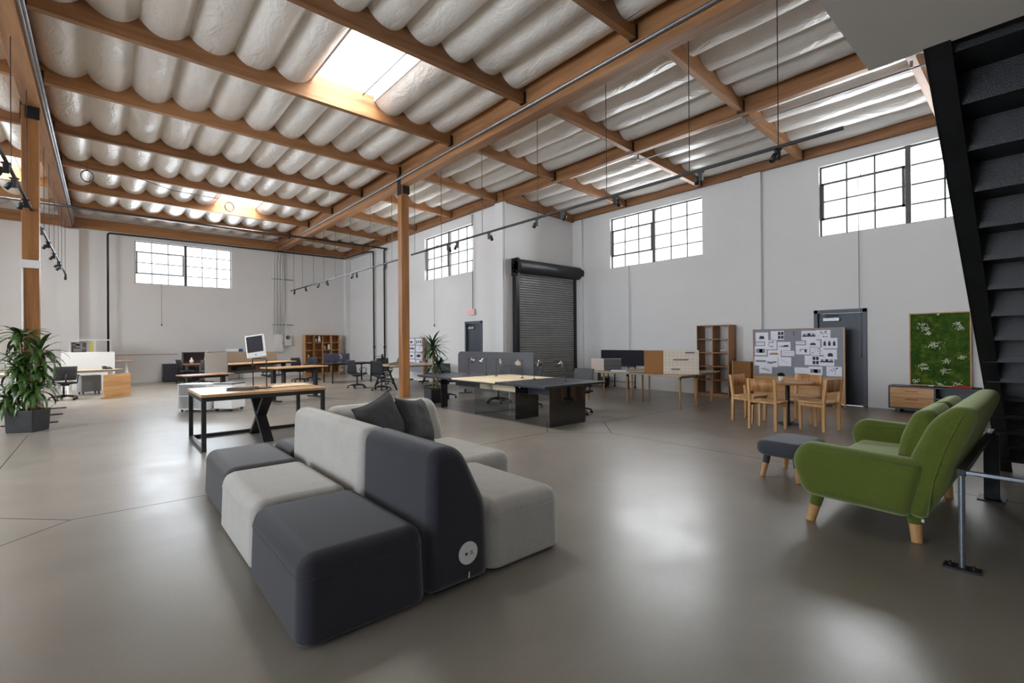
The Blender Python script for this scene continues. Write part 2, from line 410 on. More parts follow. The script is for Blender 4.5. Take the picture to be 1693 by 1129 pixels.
M_green.node_tree.nodes['Principled BSDF'].inputs['Sheen Weight'].default_value = .6
M_green.node_tree.nodes['Principled BSDF'].inputs['Sheen Tint'].default_value = (.75,.85,.5,1)
M_lichen = mat('white_lichen', (206,212,186), .9, var=.2, scale=60, bump=.5, bscale=80)
def emit(name, c, s):
    m, nd, ln, p = base_mat(name)
    p.inputs['Base Color'].default_value = lin(c); p.inputs['Emission Color'].default_value = lin(c); p.inputs['Emission Strength'].default_value = s
    return m
M_exit = emit('exit_red_lit', (226,60,70), .6)
# ------------------------------------------------------------------ the building
XR, XF, YB, YJ = 12.5, 9.33, 23.37, 11.1      # right wall, far right wall, back wall, jog
XL, YF = -9.0, -6.0
TOP = 6.85
def wall(name, axis, pos, thick, u0, u1, holes, z1=TOP, m=None):
    """axis x: wall plane x=pos running along y; axis y: plane y=pos running along x; holes = (u0,u1,z0,z1)"""
    b = MB()
    def bx(a0, a1, za, zb):
        if a1-a0 < 1e-4 or zb-za < 1e-4: return
        if axis == 'x': b.box(pos, pos+thick, a0, a1, za, zb)
        else: b.box(a0, a1, pos, pos+thick, za, zb)
    cuts = sorted({u0, u1, *[h[0] for h in holes], *[h[1] for h in holes]})
    for a0, a1 in zip(cuts, cuts[1:]):
        hs = sorted([h for h in holes if h[0] <= a0+1e-6 and h[1] >= a1-1e-6], key=lambda h: h[2])
        z = 0
        for h in hs: bx(a0, a1, z, h[2]); z = h[3]
        bx(a0, a1, z, z1)
    return struct(b.build(name, m or M_wall))
struct(MB().box(-9.3, 12.9, -6.3, 23.7, -.12, 0).build('floor', M_floor))
WZ = (3.83, 5.44)
wall('wall_right', 'x', XR, .3, -6.3, YJ+.25, [(6.43,9.56,*WZ),(.45,3.62,*WZ),(-5.3,-2.15,*WZ),(2.75,3.72,0,2.12)])
wall('wall_right_far', 'x', XF, .27, YJ, 23.67, [(12.75,15.88,*WZ),(12.28,13.22,0,2.15)])
wall('wall_jog', 'y', YJ, .25, XF+.27, XR, [])
wall('wall_back', 'y', YB, .3, -9.3, XF, [(.95,4.21,3.85,5.51),(-7.2,-4.0,3.85,5.51)])
wall('wall_left', 'x', XL-.3, .3, -6.3, YB, [(1.5,7.5,.3,4.2),(9.5,12.7,3.2,5.5),(15.0,18.2,3.2,5.5)])
wall('wall_front', 'y', YF-.3, .3, XL, XR, [(-5.5,-1.5,.4,2.7)])  # opening cut for the added fill window
def boxes(name, bl, m, lab=None, bevel=0):
    b = MB()
    for q in bl: b.box(*q)
    return struct(b.build(name, m, bevel=bevel))
boxes('trim_1', [(12.40,XR,4.86,5.30,0,5.66)], M_wallw, bevel=.008)       # pilaster on the right wall
boxes('trim_2', [(12.40,XR,10.68,YJ,0,5.64)], M_wallw, bevel=.008)        # corner post by the shutter
boxes('trim_3', [(9.25,XF,11.12,11.5,0,5.76)], M_wallw, bevel=.008)        # pilaster at the end of the far wall
boxes('trim_4', [(9.10,XF,23.1,YB,0,5.75)], M_wallw, bevel=.008)
boxes('trim_5', [(-1.14,-.64,23.17,YB,0,5.66)], M_wallw, bevel=.008)
boxes('trim_6', [(.25,2.3,YB-.012,YB,1.075,1.09)], M_frame)               # thin rail line on the back wall
boxes('baseboard_back', [(-9,9.1,YB-.015,YB,0,.11)], M_wallw)
boxes('baseboard_right', [(XR-.012,XR,-6,2.7,0,.1),(XR-.012,XR,3.78,4.86,0,.1),(XR-.012,XR,5.3,10.68,0,.1)], M_wallw)
# mezzanine over the camera
ms = boxes('mezzanine_slab', [(XL,3.24,YF,.69,2.95,3.25)], M_soffit)

# windows ---------------------------------------------------------------------
def window(name, loc, rz, w, h):
    b = MB(); d = .05
    bar = lambda x0,x1,z0,z1,dd=.03: b.box(x0, x1, -dd/2, dd/2, z0, z1)
    bar(0,.03,0,h); bar(w-.03,w,0,h); bar(0,w,0,.03); bar(0,w,h-.03,h)
    b.box(w/2-.045, w/2+.045, -.05, .05, 0, h)
    hw = w/2-.05
    for s, x0 in ((0,0),(1,w/2+.05)):
        for k in (1,2): bar(x0+hw*k/3-.015, x0+hw*k/3+.015, 0, h)
        for k in (1,2,3): bar(x0, x0+hw, h*k/4-.015, h*k/4+.015)
    # opening sash: rows 2-3 of the left half
    x0, x1, z0, z1 = .035, hw-.005, h*.25-.02, h*.75+.02
    for q in ((x0,x0+.045,z0,z1),(x1-.045,x1,z0,z1),(x0,x1,z0,z0+.045),(x0,x1,z1-.045,z1)): b.box(q[0],q[1],-.045,.01,q[2],q[3])
    b.box((x0+x1)/2-.008,(x0+x1)/2+.008,-.07,-.02,z1-.01,z1+.03)
    o = struct(b.build(name, M_frame)); o.location = loc; o.rotation_euler = (0,0,rz)
    p = MB().box(.01,w-.01,.018,.022,.01,h-.01).build('pane', M_glass, o)
    return o
WD = WZ[1]-WZ[0]
window('window_1', (XF+.12, 15.88, WZ[0]), -PI/2, 3.13, WD)
window('window_2', (XR+.12, 9.56, WZ[0]), -PI/2, 3.13, WD)
window('window_3', (XR+.12, 3.62, WZ[0]), -PI/2, 3.17, WD)
window('window_4', (.95, YB+.12, 3.85), 0, 3.26, 1.66)
window('window_5', (XR+.12, -2.15, WZ[0]), -PI/2, 3.15, WD)
window('window_6', (-7.2, YB+.12, 3.85), 0, 3.2, 1.66)
window('window_7', (XL-.15, 1.5, .3), PI/2, 6.0, 3.9)
window('window_8', (XL-.15, 9.5, 3.2), PI/2, 3.2, 2.3)
window('window_9', (XL-.15, 15.0, 3.2), PI/2, 3.2, 2.3)

window('added_fill_window', (-1.5, YF-.15, .4), PI, 4.0, 2.3)  # made-up window behind the camera, added to brighten the soffit
# doors -----------------------------------------------------------------------
def door(name, loc, w, h):
    """local x runs left to right seen from the room, y points outwards"""
    b = MB(); t = .06
    for q in ((-.02,t),(w-t,w+.02)): b.box(q[0],q[1],-.02,.16,0,h+.02)
    b.box(-.02,w+.02,-.02,.16,h-t,h+.02)
    for q in ((t,t+.02),(w-t-.02,w-t)): b.box(q[0],q[1],.09,.16,0,h-t)
    o = struct(b.build(name, M_doorf, bevel=.004)); o.location = loc; o.rotation_euler = (0,0,-PI/2)
    lf = MB().box(t+.004,w-t-.004,.05,.09,.01,h-t-.006).build('door_leaf', M_door, o)
    c = MB(); c.rbox(t+.10,t+.42,-.01,.05,h-.24,h-.16,.008); c.build('door_closer', M_galv, lf, wn=True)
    a = MB(); a.tube([(t+.16,-.0,h-.15),(t+.40,-.06,h-.115),(t+.12,.04,h-.085)],.008); a.build('closer_arm', M_black, lf)
    return o
door('door_1', (XF, 13.22, 0), .94, 2.15)
door('door_2', (XR, 3.72, 0), .97, 2.12)

# roller shutter on the jog wall ----------------------------------------------
rd = thing('door_3', 'dark grey roller shutter door with a round hood on the white jog wall', 'roller door'); rd['kind'] = 'structure'
b = MB(); P = []
z = .02; k = 0
while z < 3.66:
    P += [(11.03, z), (10.985, z+.018), (10.985, z+.05), (11.03, z+.068)]; z += .075
V = []; F = []
for y, zz in P: V += [(9.72,y,zz),(12.36,y,zz)]
for i in range(len(P)-1): F.append((2*i,2*i+1,2*i+3,2*i+2))
b.add(V, F); b.build('shutter_curtain', M_shutter, rd)
for x0, x1 in ((9.62,9.76),(12.32,12.46)):
    g = MB(); g.box(x0,x1,10.93,YJ,0,3.62); g.build('shutter_guide', M_shutd, rd, bevel=.006)
b = MB(); b.cyl((9.66,10.86,3.80),(12.48,10.86,3.80),.215,n=28); b.box(9.66,12.48,10.86,YJ,3.6,4.0)
b.build('shutter_hood', M_shutd, rd)
b = MB(); b.cyl((9.58,10.86,3.80),(9.66,10.86,3.80),.235,n=8); b.box(9.58,9.66,10.80,YJ,3.5,4.05)
for a in range(8): b.cyl((9.57,10.86+.16*math.cos(a*PI/4),3.8+.16*math.sin(a*PI/4)),(9.58,10.86+.16*math.cos(a*PI/4),3.8+.16*math.sin(a*PI/4)),.03,n=8)
b.build('hood_end_plate', M_steelbk, rd)

# timber roof frame -------------------------------------------------------------
def zl(x):                                    # underside of the purlins
    if x <= 6.2: return 6.03 - .009*(x+.94)
    return 5.93 - .044*(x-6.3)
def beam(name, x0, x1, z0, z1, y0, y1, m=M_firy):
    b = MB(); b.box(x0,x1,y0,y1,z0,z1); return struct(b.build(name, m, bevel=.006))
beam('ceiling_beam', 6.06, 6.30, 5.70, 6.48, YF, 23.3)
beam('ceiling_beam', -1.06, -.82, 5.70, 6.50, YF, 23.3)
beam('ceiling_beam', 9.23, 9.37, 5.78, 6.24, YF, 11.02)
beam('ceiling_beam', 9.19, 9.33, 5.76, 6.16, 11.02, 23.3)
beam('ceiling_beam', 12.38, XR, 5.67, 5.97, YF, 11.1)
b = MB(); b.prism([(9.37,5.74),(12.38,5.60),(12.38,5.92),(9.37,6.06)], 10.99, 11.1, 'y'); struct(b.build('ceiling_beam', M_fir, bevel=.005))
b = MB(); b.box(-9,9.19,23.24,YB,5.74,6.1); struct(b.build('ceiling_beam', M_fir, bevel=.005))
# posts
def post(x, y, zt, lab):
    b = MB(); b.box(-.11,.11,-.11,.11,0,zt); o = struct(b.build('column', M_firz, bevel=.008)); o.location = (x,y,0)
    c = MB(); c.box(-.06,.125,-.125,-.108,zt-.22,zt+.06); c.box(-.125,-.108,-.1,.1,zt-.25,zt+.3); c.build('column_bracket', M_steelbk, o)
    return o
post(6.18, 11.63, 5.70, 'a')
pl = post(-.965, 12.02, 5.70, 'b')
c = MB(); c.box(-.14,.13,-.145,-.112,2.83,2.97); c.build('junction_strip', M_white, pl)
c = MB(); c.tube([(-.095,-.125,0.02),(-.095,-.125,2.84)],.012); c.build('column_conduit', M_white, pl)
def purlin(x0, x1, y, d=.46, w=.11):
    b = MB(); z0, z1 = zl(x0+1e-3 if x0>6 else x0), zl(x1)
    b.prism([(x0,z0),(x1,z1),(x1,z1+d),(x0,z0+d)], y-w/2, y+w/2, 'y')
    o = struct(b.build('ceiling_purlin', M_fir, bevel=.004))
    h = MB()
    for xx in (x0+.004, x1-.064): h.box(xx, xx+.06, y-w/2-.008, y+w/2+.008, zl(xx if xx>6.3 or xx<6 else 6.3)-.01, zl(xx if xx>6.3 or xx<6 else 6.3)+.2)
    h.build('joist_hanger', M_steelbk, o)
    return o
YP = [6.62+2.47*k for k in range(-5, 7)]
YQ = [6.42+2.47*k for k in range(-5, 7)]
for y in YP:
    purlin(XL, -1.06, y); purlin(-.82, 6.06, y)
for y in YQ:
    purlin(6.30, 9.23, y)
    if y < 11: purlin(9.37, 12.38, y)
# insulation pillows, one continuous roof lining
cb = MB()
def pillow(x0, x1, y0, y1, off, sag, seed):
    nu, nv = 10, 14; V = []; F = []
    rnd = random.Random(seed); sg = sag*rnd.uniform(.85,1.12)
    for j in range(nv+1):
        t = j/nv; y = y0+(y1-y0)*t
        for i in range(nu+1):
            s = i/nu; x = x0+(x1-x0)*s
            q = max(0, 1-abs(2*s-1)**2.3)
            e = .88+.12*math.sin(PI*t)
            wob = noise.noise(Vector((x*2.3, y*1.3, seed)))*.022 + noise.noise(Vector((x*6, y*2.4, seed+9)))*.010
            V.append((x, y, zl(x)+off - sg*q*e + wob*q))
    for j in range(nv):
        for i in range(nu):
            a = j*(nu+1)+i; F.append((a, a+nu+1, a+nu+2, a+1))
    cb.add(V, F, 0, True)
SKY = []
def bays(x0, x1, n, ys, off, sag, holes=(), ymax=99, yend=None):
    yy = [YF]+[y for y in ys if y < ymax]+[yend]
    for jj, (a, c) in enumerate(zip(yy, yy[1:])):
        for i in range(n):
            xa, xb = x0+(x1-x0)*i/n, x0+(x1-x0)*(i+1)/n
            if any(h[0] <= i < h[1] and abs(h[2]-a) < .1 for h in holes): continue
            pillow(xa, xb, a, c, off, sag, (i*37+jj*101+int(x0*13)) % 9973)
bays(XL, -1.06, 12, YP, .36, .21, [(9,11,YP[9]),(4,6,YP[5]),(4,6,YP[9])], yend=YB)
bays(-.82, 6.06, 11, YP, .36, .21, [(6,8,YP[5]),(6,8,YP[9])], yend=YB)
bays(6.30, 9.23, 5, YQ, .33, .17, yend=YB)
bays(9.37, 12.5, 5, YQ, .33, .16, ymax=11, yend=YJ)
struct(cb.build('ceiling', M_insul))
# seal strips where the lining meets the beams, and a roof deck over everything but the skylights
holes = []
def skylight(x0, x1, y0, y1, name):
    z0, z1 = zl(x0)+.34, 6.85
    b = MB(); t = .03
    b.box(x0-t,x0,y0,y1,z0,z1); b.box(x1,x1+t,y0,y1,z0,z1); b.box(x0-t,x1+t,y0-t,y0,z0+.05,z1); b.box(x0-t,x1+t,y1,y1+t,z0+.05,z1)
    o = struct(b.build(name, M_white))
    MB().box(x0,x1,y0,y1,z1-.02,z1-.012).build('skylight_pane', M_sky, o)
    g = MB(); g.box(x1-.24,x1-.225,y0,y1,z0+.05,z0+.065); g.box(x0,x1,y0+.5,y0+.512,z0+.05,z0+.062); g.build('skylight_wire', M_black, o)
    holes.append((x0,x1,y0,y1)); return o
pw = (6.06+.82)/11
sx0, sx1 = -.82+pw*6, -.82+pw*8
lw = (-1.06-XL)/12
skylight(sx0+.02, sx1-.02, YP[5]+.05, YP[6]-.05, 'skylight_1')
skylight(sx0+.02, sx1-.02, YP[9]+.05, YP[10]-.05, 'skylight_2')
skylight(XL+lw*9+.02, XL+lw*11-.02, YP[9]+.05, YP[10]-.05, 'skylight_3')
skylight(XL+lw*4+.02, XL+lw*6-.02, YP[5]+.05, YP[6]-.05, 'added_skylight_4')  # unseen extra skylight, added for more light
skylight(XL+lw*4+.02, XL+lw*6-.02, YP[9]+.05, YP[10]-.05, 'added_skylight_5')  # another unseen skylight, added only for its light

# ------------------------------------------------------------------ daylight
def area(name, loc, rot, sx, sy, power, color=(1,1,1)):
    L = bpy.data.lights.new(name, 'AREA'); L.shape = 'RECTANGLE'; L.size = sx; L.size_y = sy
    L.energy = power; L.color = color
    o = bpy.data.objects.new(name, L); C.objects.link(o); o.location = loc; o.rotation_euler = rot
    return o
KW, KS, KL = 165, 250, 330
cool = (.82, .91, 1)
rW = (PI/2, 0, PI/2)          # faces -X
for nm, y, x in (('daylight_window_1',14.3,XF+.6),('daylight_window_2',8.0,XR+.6),('daylight_window_3',2.03,XR+.6),('daylight_window_5',-3.7,XR+.6)):
    area(nm, (x, y, 4.75), (PI/2, 0, PI/2), 4.2, 2.6, KW*3.0, (.93,.965,1))
for nm, x in (('daylight_window_4',2.58),('daylight_window_6',-5.6)):
    area(nm, (x, YB+.6, 4.8), (-PI/2, 0, 0), 4.2, 2.6, KW*2.6, cool)
for nm, y, z, sy, sz, k in (('daylight_window_7',4.5,2.25,6.6,4.6,5.0),('daylight_window_8',11.1,4.4,4.2,3.2,4.4),('daylight_window_9',16.6,4.4,4.2,3.2,5.5)):
    area(nm, (XL-.75, y, z), (PI/2, 0, -PI/2), sy, sz, KW*k, cool)
area('added_fill_light', (-3.5, YF-.8, 1.5), (PI/2, 0, 0), 4.4, 2.8, KW*0.7, (.9,.95,1))  # added fill lamp, lifts the soffit and near floor
for i, h in enumerate(holes):
    area('daylight_skylight_%d' % (i+1), ((h[0]+h[1])/2, (h[2]+h[3])/2, 7.05), (0,0,0), 1.25, 2.3, KS*(1.6 if i < 1 else 2.7), (.99,.98,.96))  # the last two lamps feed the added, unseen skylights
w = bpy.data.worlds.new('World'); bpy.context.scene.world = w; w.use_nodes = True
bg = w.node_tree.nodes['Background']; bg.inputs[0].default_value = (.93,.96,1,1); bg.inputs[1].default_value = 1.5

# ------------------------------------------------------------------ camera
yaw, pit, rol = R(40.811), R(.129), R(-.419)
fw = Vector((math.sin(yaw)*math.cos(pit), math.cos(yaw)*math.cos(pit), math.sin(pit)))
r0 = Vector((math.cos(yaw), -math.sin(yaw), 0)); u0 = r0.cross(fw)
rr = r0*math.cos(rol)+u0*math.sin(rol); uu = -r0*math.sin(rol)+u0*math.cos(rol)
cd = bpy.data.cameras.new('camera'); cam = bpy.data.objects.new('camera', cd); C.objects.link(cam)
cd.sensor_width = 36; cd.sensor_fit = 'HORIZONTAL'; cd.lens = 783.29/1693*36; cd.clip_start = .05; cd.clip_end = 200
Mx = Matrix.Identity(4)
for i in range(3): Mx[i][0] = rr[i]; Mx[i][1] = uu[i]; Mx[i][2] = -fw[i]
Mx[2][3] = 1.45
cam.matrix_world = Mx
sc = bpy.context.scene
sc.camera = cam
sc.view_settings.view_transform = 'Standard'; sc.view_settings.look = 'None'
sc.view_settings.gamma = 1; sc.view_settings.use_curve_mapping = False
sc.view_settings.exposure = 0.50
cy = sc.cycles; cy.max_bounces = 10; cy.diffuse_bounces = 6; cy.glossy_bounces = 4; cy.transparent_max_bounces = 12
cy.caustics_reflective = False; cy.caustics_refractive = False; cy.sample_clamp_indirect = 6
cy.use_denoising = True
# ------------------------------------------------------------------ modular sofa island
def module(name, label, bot, top, m, seam=None, r=.085, grp='upholstered blocks of the sofa island'):
    """soft block; corner points are given in world coordinates, the object sits at its own base centre"""
    cx = sum(p[0] for p in bot)/4; cy_ = sum(p[1] for p in bot)/4
    o = thing(name, label, 'sofa module', (cx,cy_,0), 0, grp)
    L = lambda P: [(p[0]-cx, p[1]-cy_, p[2]) for p in P]
    b = MB(); b.hexa(L(bot), L(top), r, 6, .025); b.build('upholstered_body', m, o, wn=True)
    f = MB(); xs = [p[0]-cx for p in bot]; ys = [p[1]-cy_ for p in bot]
    f.box(min(xs)+.06, max(xs)-.06, min(ys)+.06, max(ys)-.06, 0, .025); f.build('plinth', M_plast, o)
    if seam:
        k = MB(); h = (seam-.02)/(top[0][2]-.02)
        pts = []
        for i in range(4):
            a = Vector(bot[i]).lerp(Vector(top[i]), h); pts.append((a.x-cx, a.y-cy_))
        rr_ = rounded(pts, r*1.02, 6)
        k.tube([(x,y,seam) for x,y in rr_], .0028, 6, closed=True); k.build('seam', m, o)
    return o
def blk(x0,x1,y0,y1,z0,z1,i=0.0):
    return [(x0,y0,z0),(x1,y0,z0),(x1,y1,z0),(x0,y1,z0)], [(x0+i,y0+i,z1),(x1-i,y0+i,z1),(x1-i,y1-i,z1),(x0+i,y1-i,z1)]
SH = .435
module('sofa_seat_block', 'nearest charcoal seat block of the sofa island, closest to the camera', *blk(.682,1.375,2.315,3.335,.012,SH,.012), M_navy, .33)
module('sofa_seat_block', 'pale grey seat block between two charcoal ones on the left side of the sofa island', *blk(.70,1.355,3.345,4.415,.012,SH,.012), M_ltgr, .33)
module('sofa_seat_block', 'charcoal seat block at the far left corner of the sofa island', *blk(.74,1.36,4.43,5.48,.012,SH-.005,.012), M_char, .33)
module('sofa_seat_block', 'charcoal seat block behind the pale backrest, farthest of the sofa island', *blk(1.38,2.42,4.90,5.60,.012,SH-.005,.012), M_char, .33)
module('sofa_seat_block', 'pale grey seat block right of the white-disc backrest, small tag at its corner', *blk(1.825,2.475,2.335,3.365,.012,SH,.012), M_ltgr, .33)
module('sofa_seat_block', 'wide pale grey seat block under the two loose cushions', *blk(1.815,2.92,3.385,4.42,.012,SH,.012), M_ltgr, .33)
def wedge(label, poly, rad, a0, a1, axis, m, base, r=.08):
    o = thing('sofa_back_block', label, 'sofa module', (*base,0), 0, 'upholstered blocks of the sofa island')
    off = base[0] if axis == 'y' else base[1]; oo = base[1] if axis == 'y' else base[0]
    b = MB(); b.sprism(rounded([(u-off,w) for u,w in poly], rad, 6), a0-oo, a1-oo, axis, r, 5); b.build('upholstered_body', m, o, wn=True)
    f = MB(); us = [u-off for u,_ in poly]; q = (min(us)+.06,max(us)-.06); p_ = (a0-oo+.06,a1-oo-.06)
    f.box(*(q if axis == 'y' else p_), *(p_ if axis == 'y' else q), 0, .025); f.build('plinth', M_plast, o)
    return o
WP = [(1.383,.012),(1.812,.012),(1.812,.45),(1.605,.845),(1.400,.845),(1.386,.42)]; WR = [.05,.05,.10,.11,.10,.12]
sp = wedge('tall charcoal wedge backrest with a white disc on its end', WP, WR, 2.308, 3.262, 'y', M_navy, (1.595,2.80))
d = MB(); MD = T(1.635-1.595, 2.308-2.80-.003, .205, 0, PI/2)
d.cyl((0,0,-.004),(0,0,.004),.066,n=32, M=MD); d.build('socket_disc', M_disc, sp)
disc = [o for o in C.objects if o.name.startswith('socket_disc')][-1]
e = MB(); e.box(-.024,-.008,-.010,.006,.004,.0055,M=MD)
for q in ((.012,.03,.006,.009),(.016,.028,-.001,.002),(.008,.026,-.009,-.006),(.03,.036,-.012,-.008)): e.box(q[0],q[1],q[2],q[3],.004,.0055,M=MD)
e.build('disc_marks', M_ink, disc)
t_ = MB(); t_.box(.045,.050,-.496,-.482,.055,.09); t_.build('fabric_tab', M_disc, sp)
wedge('pale grey wedge backrest next to the charcoal one', [(u,w-(.008 if w > .8 else 0)) for u,w in WP], WR, 3.272, 4.885, 'y', M_ltgr, (1.595,4.08))
wedge('pale grey backrest running crosswise behind the two loose cushions', [(4.43,.012),(4.43,.45),(4.63,.825),(4.86,.825),(4.885,.40),(4.885,.012)], [.05,.10,.11,.09,.12,.05], 1.69, 2.85, 'x', M_ltgr, (2.34,4.66))
tg = [o for o in C.objects if o.get('label','').startswith('pale grey seat block right of the white')][0]
k = MB(); k.box(.322,.340,-.41,-.395,.075,.098); k.build('fabric_tag', M_plast, tg)
def cushion(label, loc, rz, tilt, s=.5, spin=0):
    o = thing('cushion', label, 'cushion', loc, rz, 'loose cushions on the sofa island')
    n = 22; b = MB(); V = []
    for side in (1,-1):
        for j in range(n+1):
            for i in range(n+1):
                u, v = 2*i/n-1, 2*j/n-1
                pin = 1-.13*(1-abs(u)**2)*(abs(v)**3) ; pin2 = 1-.13*(1-abs(v)**2)*(abs(u)**3)
                th = .095*max(0,(1-u**4)*(1-v**4))**.55 + .012*noise.noise(Vector((u*2.5+loc[0]*9, v*2.5, side)))*max(0,(1-u*u)*(1-v*v))
                V.append((u*s/2*pin2*(1 if True else 0)*1.0, side*th, v*s/2*pin))
    F = []
    for k_ in range(2):
        o0 = k_*(n+1)**2
        for j in range(n):
            for i in range(n):
                a = o0+j*(n+1)+i; q = (a,a+1,a+n+2,a+n+1); F.append(q[::-1] if k_ == 0 else q)
    Mx_ = Matrix.Rotation(tilt,4,'X') @ Matrix.Rotation(spin,4,'Y')
    b.add(V, F, 0, True, Mx_); b.build('cushion_cover', M_cush, o)
    pp = MB(); e_ = []
    for i in range(n): e_.append((2*i/n-1,-1))
    for i in range(n): e_.append((1,2*i/n-1))
    for i in range(n): e_.append((1-2*i/n,1))
    for i in range(n): e_.append((-1,1-2*i/n))
    pts = [Mx_ @ Vector((u*s/2*(1-.13*(1-v*v)*abs(u)**3), 0, v*s/2*(1-.13*(1-u*u)*abs(v)**3))) for u,v in e_]
    pp.tube(pts, .004, 6, closed=True); pp.build('cushion_piping', M_cush, o)
    return o
cushion('left charcoal cushion with one corner up, leaning in the angle of the sofa backs', (1.94,4.09,.725), R(14), R(-18), .47, R(-17))
cushion('right charcoal cushion with folded corner, leaning on the pale crosswise backrest', (2.33,4.17,.69), R(30), R(-24), .46, R(8))

# ------------------------------------------------------------------ green two-seat sofa
gs = thing('armchair_sofa', 'moss green two-seat felt sofa on rounded oak legs, seen from its side', 'sofa', (5.1,.98,0))
gx, gy = 5.1, .98
def arm(x0, x1):
    p = rounded([(.60,.615),(1.36,.645),(1.45,.50),(1.36,.225),(.69,.20)], [.06,.14,.12,.08,.06], 6)
    b = MB(); b.sprism([(y-gy,z) for y,z in p], x0-gx, x1-gx, 'x', .088, 5); o = b.build('armrest', M_green, gs, wn=True)
    s = MB()
    q = [(.62,.60),(1.30,.612)]; 
    s.tube([(x0-gx+.006, .63-gy, .572),(x0-gx+.004,1.0-gy,.596),(x0-gx+.006,1.30-gy,.592),(x0-gx+.012,1.375-gy,.52),(x0-gx+.012,1.35-gy,.36),(x0-gx+.014,1.30-gy,.27)], .0035, 6); s.build('armrest_seam', M_green, o)
    return o
arm(4.20,4.40); arm(5.86,6.06)
b = MB(); b.rbox(4.36-gx,5.90-gx,.66-gy,1.36-gy,.205,.44,.06,4); b.build('seat', M_green, gs, wn=True)
bp = rounded([(.62,.20),(.72,.22),(.71,.60),(.585,.90),(.46,1.01),(.36,1.0),(.345,.93),(.455,.62),(.50,.44)], [.04,.05,.08,.12,.07,.05,.05,.1,.1], 5)
b = MB(); b.sprism([(y-gy,z) for y,z in bp], 4.24-gx, 6.0-gx, 'x', .07, 5); bk = b.build('backrest', M_green, gs, wn=True)
s = MB(); s.tube([(4.237-gx,.60-gy,.24),(4.237-gx,.565-gy,.5),(4.236-gx,.50-gy,.74),(4.237-gx,.42-gy,.95)], .0035, 6); s.build('backrest_seam', M_green, bk)
s = MB(); s.box(4.226-gx,4.24-gx,.615-gy,.63-gy,.203,.222); s.build('care_tag', M_disc, bk)
for i, (x0,x1) in enumerate(((4.42,5.10),(5.14,5.84))):
    pp_ = rounded([(.66,.44),(.81,.45),(.79,.72),(.70,.93),(.60,.955),(.56,.90),(.60,.66)], [.05,.06,.1,.08,.06,.05,.08], 5)
    b = MB(); b.sprism([(y-gy,z) for y,z in pp_], x0-gx, x1-gx, 'x', .075, 5); pc = b.build('back_pillow', M_green, gs, wn=True)
    s = MB(); s.tube([(x0-gx+.006,.70-gy,.50),(x0-gx+.004,.69-gy,.72),(x0-gx+.006,.635-gy,.91)], .003, 6); s.build('pillow_seam', M_green, pc)
for lx, ly, sx_, sy_ in ((4.36,1.28,-.04,.05),(4.43,.70,-.03,-.02),(5.84,.70,.03,-.02),(5.90,1.28,.04,.05)):
    b = MB(); b.cyl((lx+sx_-gx,ly+sy_-gy,0),(lx+sx_*.45-gx,ly+sy_*.45-gy,.13),.033,.04,16); lg = b.build('leg', M_oakz, gs)
    b = MB(); b.cyl((lx+sx_*.45-gx,ly+sy_*.45-gy,.128),(lx-gx,ly-gy,.24),.042,.05,16); b.build('leg_sleeve', M_green, lg)
ot = thing('ottoman', 'slate grey felt footstool with soft edges and oak-tipped legs beside the green sofa', 'footstool', (5.60,1.90,0), R(-4))
b = MB(); p = rounded([(-.34,-.24),(.34,-.24),(.34,.24),(-.34,.24)], .12, 6); b.sprism(p, .235, .40, 'z', .065, 5); b.build('seat_pad', M_ott, ot, wn=True)
for sx_ in (-1,1):
    for sy_ in (-1,1):
        b = MB(); b.cyl((sx_*.27,sy_*.18,0),(sx_*.245,sy_*.155,.15),.024,.03,14); lg = b.build('leg', M_oakz, ot)
        b = MB(); b.cyl((sx_*.245,sy_*.155,.148),(sx_*.23,sy_*.14,.26),.032,.036,14); b.build('leg_sleeve', M_ott, lg)

# ------------------------------------------------------------------ low guard rail and stair
gr = thing('guard_rail', 'low steel guard rail on a bolted foot plate in front of the green sofa', 'railing', (4.10,.415,0))
b = MB(); b.cyl((0,0,.012),(0,0,.60),.017,n=14); b.build('rail_post', M_steel, gr)
b = MB(); b.box(-.05,.05,-.09,.09,0,.012); fp = b.build('foot_plate', M_steelbk, gr, bevel=.003)
for sy_ in (-1,1):
    k = MB(); k.cyl((0,sy_*.055,.012),(0,sy_*.055,.026),.014,n=6); k.cyl((0,sy_*.055,.026),(0,sy_*.055,.036),.007,n=10); k.build('anchor_bolt', M_steelbk, fp)
b = MB(); b.rbox(-.015,.015,-2.2,.02,.60,.625,.006); b.build('side_rail', M_steel, gr, wn=True)
b = MB(); b.rbox(-.02,2.03,-.022,.022,.59,.632,.004); b.build('front_rail', M_steelbk, gr, wn=True)
g2 = MB(); g2.rbox(1.93,2.03,-.05,.05,.01,.59,.005); p2 = g2.build('end_post', M_steelbk, gr, wn=True)
g2 = MB(); g2.box(1.87,2.09,-.09,.09,0,.012); g2.build('end_plate', M_steelbk, p2)
st = thing('staircase', 'black steel staircase rising to the mezzanine, seen from underneath', 'staircase', (7.43,-.15,0))
st['kind'] = 'structure'
tanA = 2.93/4.22; NS = 16; run = 4.2/NS; rise = 2.95/NS
for y0, yi in ((.60,.50),(-.60,-.50)):
    b = MB(); poly = [(0,0),(-.42,0),(-4.24,2.95-.06),(-4.24,2.95),(-4.1,3.2)] ; 
    poly = [(0.05,0),(-4.22,2.955),(-4.22,3.24),(.05,.34)]
    b.prism(poly, y0-.006, y0+.006, 'y')
    q = [(0.05,0),(-4.22,2.955),(-4.22,2.97),(.05,.015)]
    b.prism(q, min(y0,yi), max(y0,yi), 'y')
    q = [(0.05,.325),(-4.22,3.225),(-4.22,3.24),(.05,.34)]
    b.prism(q, min(y0,yi), max(y0,yi), 'y')
    b.build('stringer', M_stair, st)
